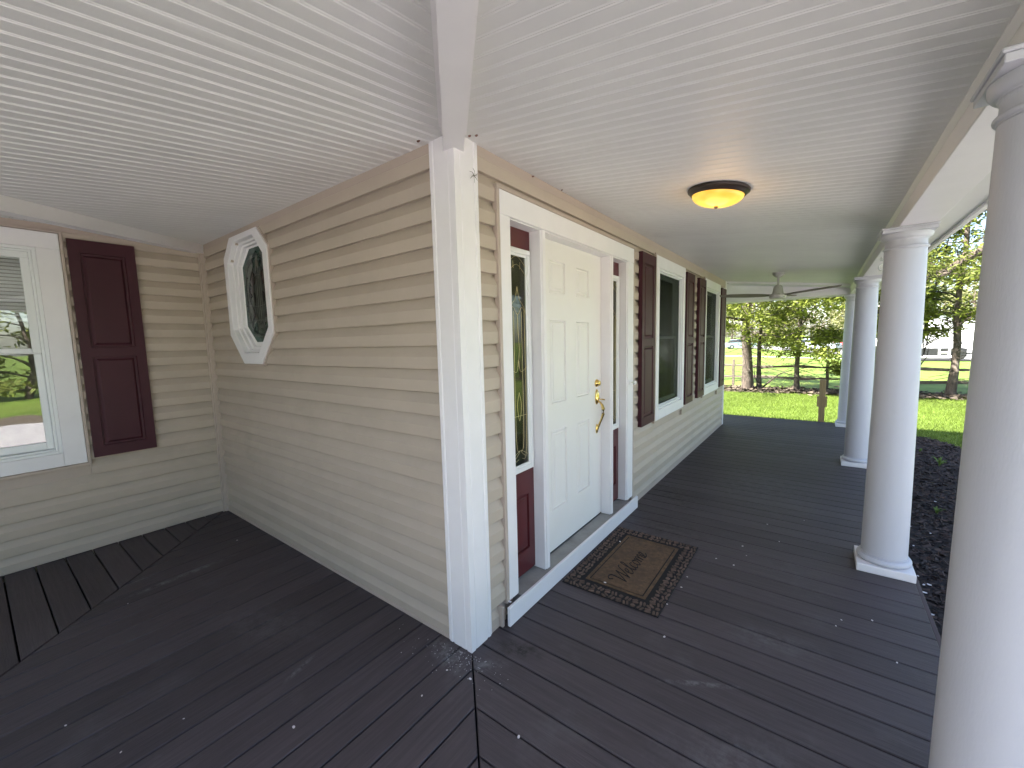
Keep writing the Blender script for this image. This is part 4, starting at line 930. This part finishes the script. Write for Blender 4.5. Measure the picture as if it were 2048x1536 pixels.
def tree(name, base, height, r0, lean, leafm, nleaf, crown_lo, crown_r, leaf_size, label, cat='tree', group=None, limbs=22, dead=0, seed=0, extra=None, conical=False, spread=.16, barkm=None, flat=.6, sub=5):
    rnd = random.Random(seed); t = empty(name, label, cat, group, loc=(0, 0, 0)); tr = MB(); bx_, by_ = base; pts = []; rad = []
    nseg = 10
    for q in range(nseg + 1):
        s_ = q / nseg; pts.append(Vector((bx_ + lean[0] * s_ * height + .05 * r0 * 6 * math.sin(q * 1.7 + seed), by_ + lean[1] * s_ * height + .3 * r0 * math.sin(q * 1.1 + seed * 2), GZ - .05 + s_ * height)))
        rad.append(r0 * (1.2 if q == 0 else (1.0 - .88 * s_)))
    tr.tube(pts, rad, 10)
    def at(z_):
        s_ = min(max((z_ - GZ) / height, 0), .999) * nseg; i_ = int(s_); return pts[i_].lerp(pts[i_ + 1], s_ - i_), rad[i_] + (rad[i_ + 1] - rad[i_]) * (s_ - i_)
    cl = []
    for q in range(limbs):
        s_ = (q + rnd.random()) / limbs; z_ = GZ + crown_lo + (height * .97 - crown_lo) * s_; p0, rr = at(z_); a_ = rnd.uniform(0, 6.28) if q % 3 else rnd.uniform(-2.4, -.6)
        sh = (1 - s_) ** .8 if conical else math.sin(math.pi * (.22 + .72 * s_)) ** .7; ln = crown_r * sh * rnd.uniform(.7, 1.1); up = rnd.uniform(-.12, .35) if conical else rnd.uniform(.05, .7)
        lp = []; 
        for k_ in range(6):
            u_ = k_ / 5; wob = rnd.uniform(-.10, .10) * ln * u_
            lp.append(p0 + Vector((math.cos(a_) * ln * u_ - math.sin(a_) * wob, math.sin(a_) * ln * u_ + math.cos(a_) * wob, ln * (up * u_ - .25 * u_ * u_) + rnd.uniform(-.04, .04))))
        tr.tube(lp, [max(.006, rr * .38 * (1 - .85 * k_ / 5)) for k_ in range(6)], 5)
        for k_ in range(sub):
            u_ = rnd.uniform(.25, 1.0); i_ = min(int(u_ * 5), 4); s0 = lp[i_].lerp(lp[i_ + 1], u_ * 5 - i_); b_ = a_ + rnd.choice((-1, 1)) * rnd.uniform(.4, 1.3); sl = ln * rnd.uniform(.15, .40)
            e0 = s0 + Vector((math.cos(b_) * sl, math.sin(b_) * sl, sl * rnd.uniform(-.35, .45))); mid_ = s0.lerp(e0, .5) + Vector((rnd.uniform(-.1, .1) * sl, rnd.uniform(-.1, .1) * sl, .08 * sl))
            tr.tube([s0, mid_, e0], [max(.005, rr * .12), max(.004, rr * .08), .003], 4, False)
            cl += [tuple(e0), tuple(mid_.lerp(e0, .5)), tuple(e0 + Vector((rnd.uniform(-.2, .2), rnd.uniform(-.2, .2), rnd.uniform(-.15, .1))))]
        cl.append(tuple(lp[-1]))
    for q in range(dead):       # bare lower twigs
        z_ = GZ + rnd.uniform(.5, crown_lo + .6); p0, rr = at(z_); a_ = rnd.uniform(0, 6.28); ln = rnd.uniform(.3, 1.15)
        lp = [p0]; dz = rnd.uniform(-.25, .45); cur = p0.copy()
        for k_ in range(5):
            a_ += rnd.uniform(-.35, .35); cur = cur + Vector((math.cos(a_) * ln / 5, math.sin(a_) * ln / 5, ln / 5 * (dz - .12 * k_ + rnd.uniform(-.1, .1)))); lp.append(cur.copy())
        tr.tube(lp, [.011, .009, .008, .006, .005, .003], 4, False)
        for k_ in (2, 3, 4):
            b_ = a_ + rnd.choice((-1, 1)) * rnd.uniform(.5, 1.2); sl = ln * .35
            tr.tube([lp[k_], lp[k_] + Vector((math.cos(b_) * sl, math.sin(b_) * sl, rnd.uniform(-.3, .3) * sl))], [.005, .002], 3, False)
    if extra: extra(tr, cl, at)
    tr.build('trunk', barkm or M['bark'], t, True)
    if nleaf:
        V, F = leaf_faces(np.array(cl), nleaf, spread, leaf_size, flat, .15); fast_mesh('crown', V, F, leafm, t)
    return t
def limb(tr, cl, pts, rads, leaves=True, n_=20, seed=3):
    rnd = random.Random(seed); tr.tube(pts, rads, 8)
    for _ in range(n_):
        i_ = rnd.randrange(0, len(pts) - 1); s0 = Vector(pts[i_]).lerp(Vector(pts[i_ + 1]), rnd.random()); ln = rnd.uniform(.3, 1.0); a_ = rnd.uniform(0, 6.28); e0 = s0 + Vector((math.cos(a_) * ln, math.sin(a_) * ln, rnd.uniform(-.3, .9) * ln))
        m_ = s0.lerp(e0, .5) + Vector((rnd.uniform(-.12, .12), 0, rnd.uniform(-.05, .12))); tr.tube([s0, m_, e0], [.016, .011, .004], 4, False)
        if leaves: cl += [tuple(e0), tuple(m_)]
FG = 'trees along the rail fence'
tree('cedar_tree', (-.86, 16.15), 11, .185, (-.006, 0), M['leafA'], 17000, 2.0, 2.9, .075, 'thick-trunked cedar with flaking bark, leftmost at the rail fence', group=FG, limbs=40, dead=34, seed=1)
def fallen(tr, cl, at):
    tr.tube([(-.42, 16.5, -.45), (-.1, 16.45, -.12), (.15, 16.4, .12), (.55, 16.35, .30)], [.035, .03, .022, .012], 6)
    tr.tube([(-.42, 16.5, -.42), (-.62, 16.5, -.05), (-.66, 16.5, .3)], [.03, .02, .01], 6)
tree('cedar_tree', (-.50, 16.6), 8.5, .085, (-.004, 0), M['leafA'], 10000, 1.3, 1.9, .07, 'slender cedar right beside the thick trunk, dead branch leaning at its foot', group=FG, limbs=30, dead=20, seed=2, extra=fallen)
tree('cedar_tree', (.70, 16.35), 9, .085, (-.004, 0), M['leafA'], 21000, 1.3, 2.6, .07, 'bushy bright green cedar with a straight thin trunk mid-fence', group=FG, limbs=44, dead=44, seed=3)
tree('cedar_tree', (2.62, 17.6), 9, .12, (0, 0), M['leafA'], 34000, .9, 2.0, .08, 'dense dark cedar seen in the gap between the second and third columns', group=FG, limbs=46, dead=20, seed=4)
def big_limb(tr, cl, at):
    limb(tr, cl, [(7.0, 15.6, 4.6), (5.8, 14.9, 4.15), (4.6, 14.5, 3.62), (4.1, 14.5, 3.28), (3.75, 14.5, 3.05), (3.1, 14.6, 2.80)], [.15, .12, .10, .085, .07, .05], True, 22, 5)
    limb(tr, cl, [(4.2, 14.5, 3.35), (3.9, 14.3, 3.05), (3.5, 14.2, 2.92), (2.9, 14.0, 2.98)], [.06, .05, .045, .02], True, 12, 6)
    limb(tr, cl, [(6.6, 15.4, 5.3), (5.2, 14.8, 4.9), (4.2, 14.5, 4.5), (3.6, 14.5, 4.55)], [.08, .06, .045, .02], True, 16, 8)
tree('large_tree', (7.2, 15.7), 11, .30, (-.01, 0), M['leafB'], 12000, 3.4, 3.6, .07, 'large tree whose dark limb reaches in behind the front columns', group=FG, limbs=24, dead=0, seed=11, extra=big_limb, spread=.2)
tree('cedar_tree', (4.60, 16.75), 8.5, .115, (.004, 0), M['leafA'], 12000, 2.1, 2.3, .07, 'cedar with a scarred brown trunk between the two nearest columns', group=FG, limbs=34, dead=40, seed=5)
def fork(tr, cl, at):
    for q in range(26):
        rr_ = random.Random(q + 50); z_ = rr_.uniform(.3, 2.2); a_ = rr_.uniform(-.6, 3.6); ln = rr_.uniform(.5, 1.3)
        p0 = Vector((3.93 + .13 * (z_ + .5), 18.0, z_)); e0 = p0 + Vector((math.cos(a_) * ln * .7, rr_.uniform(-.3, .3), abs(math.sin(a_)) * ln * .7 + .2)); tr.tube([p0, p0.lerp(e0, .5) + Vector((.05, 0, -.05)), e0], [.02, .013, .004], 4, False)
        for k_ in range(3):
            s0 = p0.lerp(e0, rr_.uniform(.4, .9)); b_ = a_ + rr_.uniform(-.9, .9); tr.tube([s0, s0 + Vector((math.cos(b_) * .35, rr_.uniform(-.2, .2), math.sin(b_) * .35))], [.007, .003], 3, False)
tree('bare_tree', (3.80, 18.0), 5.5, .07, (.13, 0), M['leafB'], 1800, 2.6, 1.6, .06, 'small forked bare-branched tree in front of the white garage', group=FG, limbs=14, dead=6, seed=6, extra=fork)
# farther cedars and shrubs behind the fence (fills between trunks)
tree('cedar_tree', (-3.6, 19.5), 9, .14, (0, 0), M['leafA'], 15000, 1.6, 2.4, .09, 'dark cedar at the far left behind the rail fence', group=FG, limbs=30, dead=10, seed=7)
# far woods, trees one can tell apart
far = [(-34, 118, 15, 'leafC'), (-27, 112, 13, 'leafD'), (-21, 108, 14, 'leafC'), (-15, 104, 12, 'leafC'), (-10.5, 100, 12.5, 'leafD'), (-6, 98, 11, 'leafC'), (-2, 92, 12, 'leafD'), (2.5, 90, 11, 'leafC'),
       (6, 84, 12, 'leafC'), (10, 82, 12, 'leafD'), (14, 76, 11, 'leafC'), (18, 74, 12.5, 'leafC'), (23, 70, 11, 'leafD'), (28, 66, 12, 'leafC'), (-18, 96, 7, 'leafC'), (-4, 86, 6, 'leafC'), (9.5, 62, 7.5, 'leafC'), (13.5, 60, 8, 'leafC'), (5, 76, 6, 'leafC')]
for i, (x_, y_, h_, lm) in enumerate(far):
    kindl = 'pale green spring tree in the distance beyond the road' if lm == 'leafC' else 'bare budding pinkish tree in the distance beyond the road'
    tree('far_tree', (x_, y_), h_, .22, (0, 0), M[lm], 2600, .8, h_ * .42, .26, kindl, group='pale trees beyond the road' if lm == 'leafC' else 'budding trees beyond the road', limbs=16, dead=0, seed=20 + i, spread=.6, sub=4)
# trees across the driveway (mirrored in the left window)
for i, (x_, y_, h_, lm) in enumerate([(22, -7.5, 9, 'leafB'), (24, -3.5, 10, 'leafA'), (21.5, .5, 8.5, 'leafB'), (25, 4, 10, 'leafA'), (23, 8, 9, 'leafB'), (26, -11, 10, 'leafA')]):
    tree('driveway_tree', (x_, y_), h_, .16, (0, 0), M[lm], 15000, .15, 3.0, .13, 'leafy tree across the driveway, seen mirrored in the left window', group='trees mirrored in the left window', limbs=22, dead=8, seed=60 + i, spread=.3)
for i, (x_, y_, h_) in enumerate([(-2.5, -11.5, 6), (-.2, -12.0, 6.5), (2.0, -12.4, 6)]):  # added behind the camera to keep low sky light off the left deck
    tree('sky_blocker_tree', (x_, y_), h_, .12, (0, 0), M['leafB'], 9000, .4, 1.9, .14, 'dense leafy tree added out of view to block low sky from the left deck', group='unseen trees added to block low sky', limbs=26, dead=0, seed=80 + i, spread=.35)

# ------------------------------------------------------------------ far cars, garage, trailer
def car(x_, y_, rz, paint, label, suv=False):
    t = empty('parked_car', label, 'car', 'cars parked along the far road', loc=(x_, y_, GZ)); t.rotation_euler = (0, 0, rz)
    hh = 1.62 if suv else 1.42
    side = [(-2.2, .45), (-2.22, .75), (-2.1, .92), (-1.2, 1.0), (1.55, 1.0), (2.15, .85), (2.25, .55), (2.2, .3), (-2.15, .3)]
    b = MB(); b.loft([[(p[0] * (1 if abs(w_) < .8 else .985), w_, p[1]) for p in side] for w_ in (-.88, -.8, .8, .88)], True, True, True); b.build('body', paint, t, True)
    cab = [(-1.75, 1.0), (-1.35, hh), (.35, hh), (1.15, 1.0)]
    b = MB(); b.loft([[(p[0], w_ * (1 if p[1] < 1.1 else .86), p[1] + .001) for p in cab] for w_ in (-.78, .78)], True, True, True); b.build('cabin_glass', M['carglass'], t)
    b = MB(); b.loft([[(-1.37, -.66, hh - .01), (.37, -.66, hh - .01), (.37, .66, hh - .01), (-1.37, .66, hh - .01)], [(-1.3, -.6, hh + .05), (.28, -.6, hh + .05), (.28, .6, hh + .05), (-1.3, .6, hh + .05)]], True, True, True)
    for q in (-.55, .36): b.box((q, -.785, 1.0), (q + .07, .785, hh), 0) if False else None
    b.build('roof', paint, t)
    for wx in (-1.35, 1.4):
        for wy in (-.86, .86):
            b = MB(); b.lathe([(0, -.11), (.29, -.11), (.32, -.08), (.32, .08), (.29, .11), (0, .11)], (wx, wy, .32), 20, 'y'); wh = b.build('wheel', M['tyre'], t, True)
            b = MB(); b.lathe([(0, -.115), (.19, -.115), (.19, .115), (0, .115)], (wx, wy, .32), 14, 'y'); b.build('rim', M['rim'], wh)
car(-9.0, 73, .35, M['carblue'], 'light blue car parked at the far left beyond the trees')
car(1.0, 62, -.4, M['carsilver'], 'pale silver-blue car half hidden behind the mid-fence cedar')
car(1.9, 66, -.3, M['carred'], 'red car behind the pale silver one beyond the trees')
gr = empty('garage', 'white gabled garage beyond the fence between the two nearest columns', 'garage')
GX0, GX1, GY0, GY1 = 4.2, 15.5, 42.5, 50
b = MB(); b.box((GX0, GY0, GZ), (GX1, GY1, 1.9)); b.build('wall', M['whitewall'], gr)
b = MB(); b.loft([[(GX0, yy, 1.9), (GX1, yy, 1.9), (GX0 + 1.8, yy, 3.1)] for yy in (GY0, GY1)], True, True, True); b.build('gable', M['whitewall'], gr)
b = MB(); b.loft([[(GX0 - .3, yy, 1.85), (GX0 + 1.8, yy, 3.22), (GX1 + .4, yy, 1.95), (GX1 + .4, yy, 1.85), (GX0 + 1.8, yy, 3.12), (GX0 - .3, yy, 1.75)] for yy in (GY0 - .25, GY1 + .2)], True, True, True); b.build('roof', M['shingle'], gr)
for x_ in np.arange(7.0, 15, 3.0):
    b = MB(); b.box((x_, GY0 - .03, GZ + .05), (x_ + 2.2, GY0 - .001, 1.5), .01); b.build('door', M['whiteclean'], gr)
tl_ = empty('utility_trailer', 'low black utility trailer with a white frame panel in front of the garage', 'trailer')
b = MB(); b.box((6.2, 38.6, -.12), (9.1, 40.2, .36), .03); b.box((9.1, 39.3, -.05), (10.4, 39.45, .05), .01); b.build('body', M['black'], tl_)
b = MB(); b.box((7.75, 38.55, -.16), (7.86, 38.598, .36), .005); b.box((8.22, 38.55, -.16), (8.34, 38.598, .36), .005); b.box((7.861, 38.55, .04), (8.219, 38.598, .13), .005); b.box((7.861, 38.55, -.16), (8.219, 38.598, -.10), .005); b.build('frame_panel', M['whiteclean'], tl_)
b = MB(); b.lathe([(0, -.12), (.26, -.12), (.31, -.08), (.31, .08), (.26, .12), (0, .12)], (8.75, 38.45, -.05), 24, 'y'); wh = b.build('wheel', M['tyre'], tl_, True)
b = MB(); b.lathe([(0, -.125), (.15, -.125), (.15, .125), (0, .125)], (8.75, 38.45, -.05), 16, 'y'); b.build('rim', M['black'], wh)
b = MB(); b.box((6.0, 38.3, GZ), (9.3, 40.3, GZ + .14), .03); b.build('deck', M['black'], tl_)
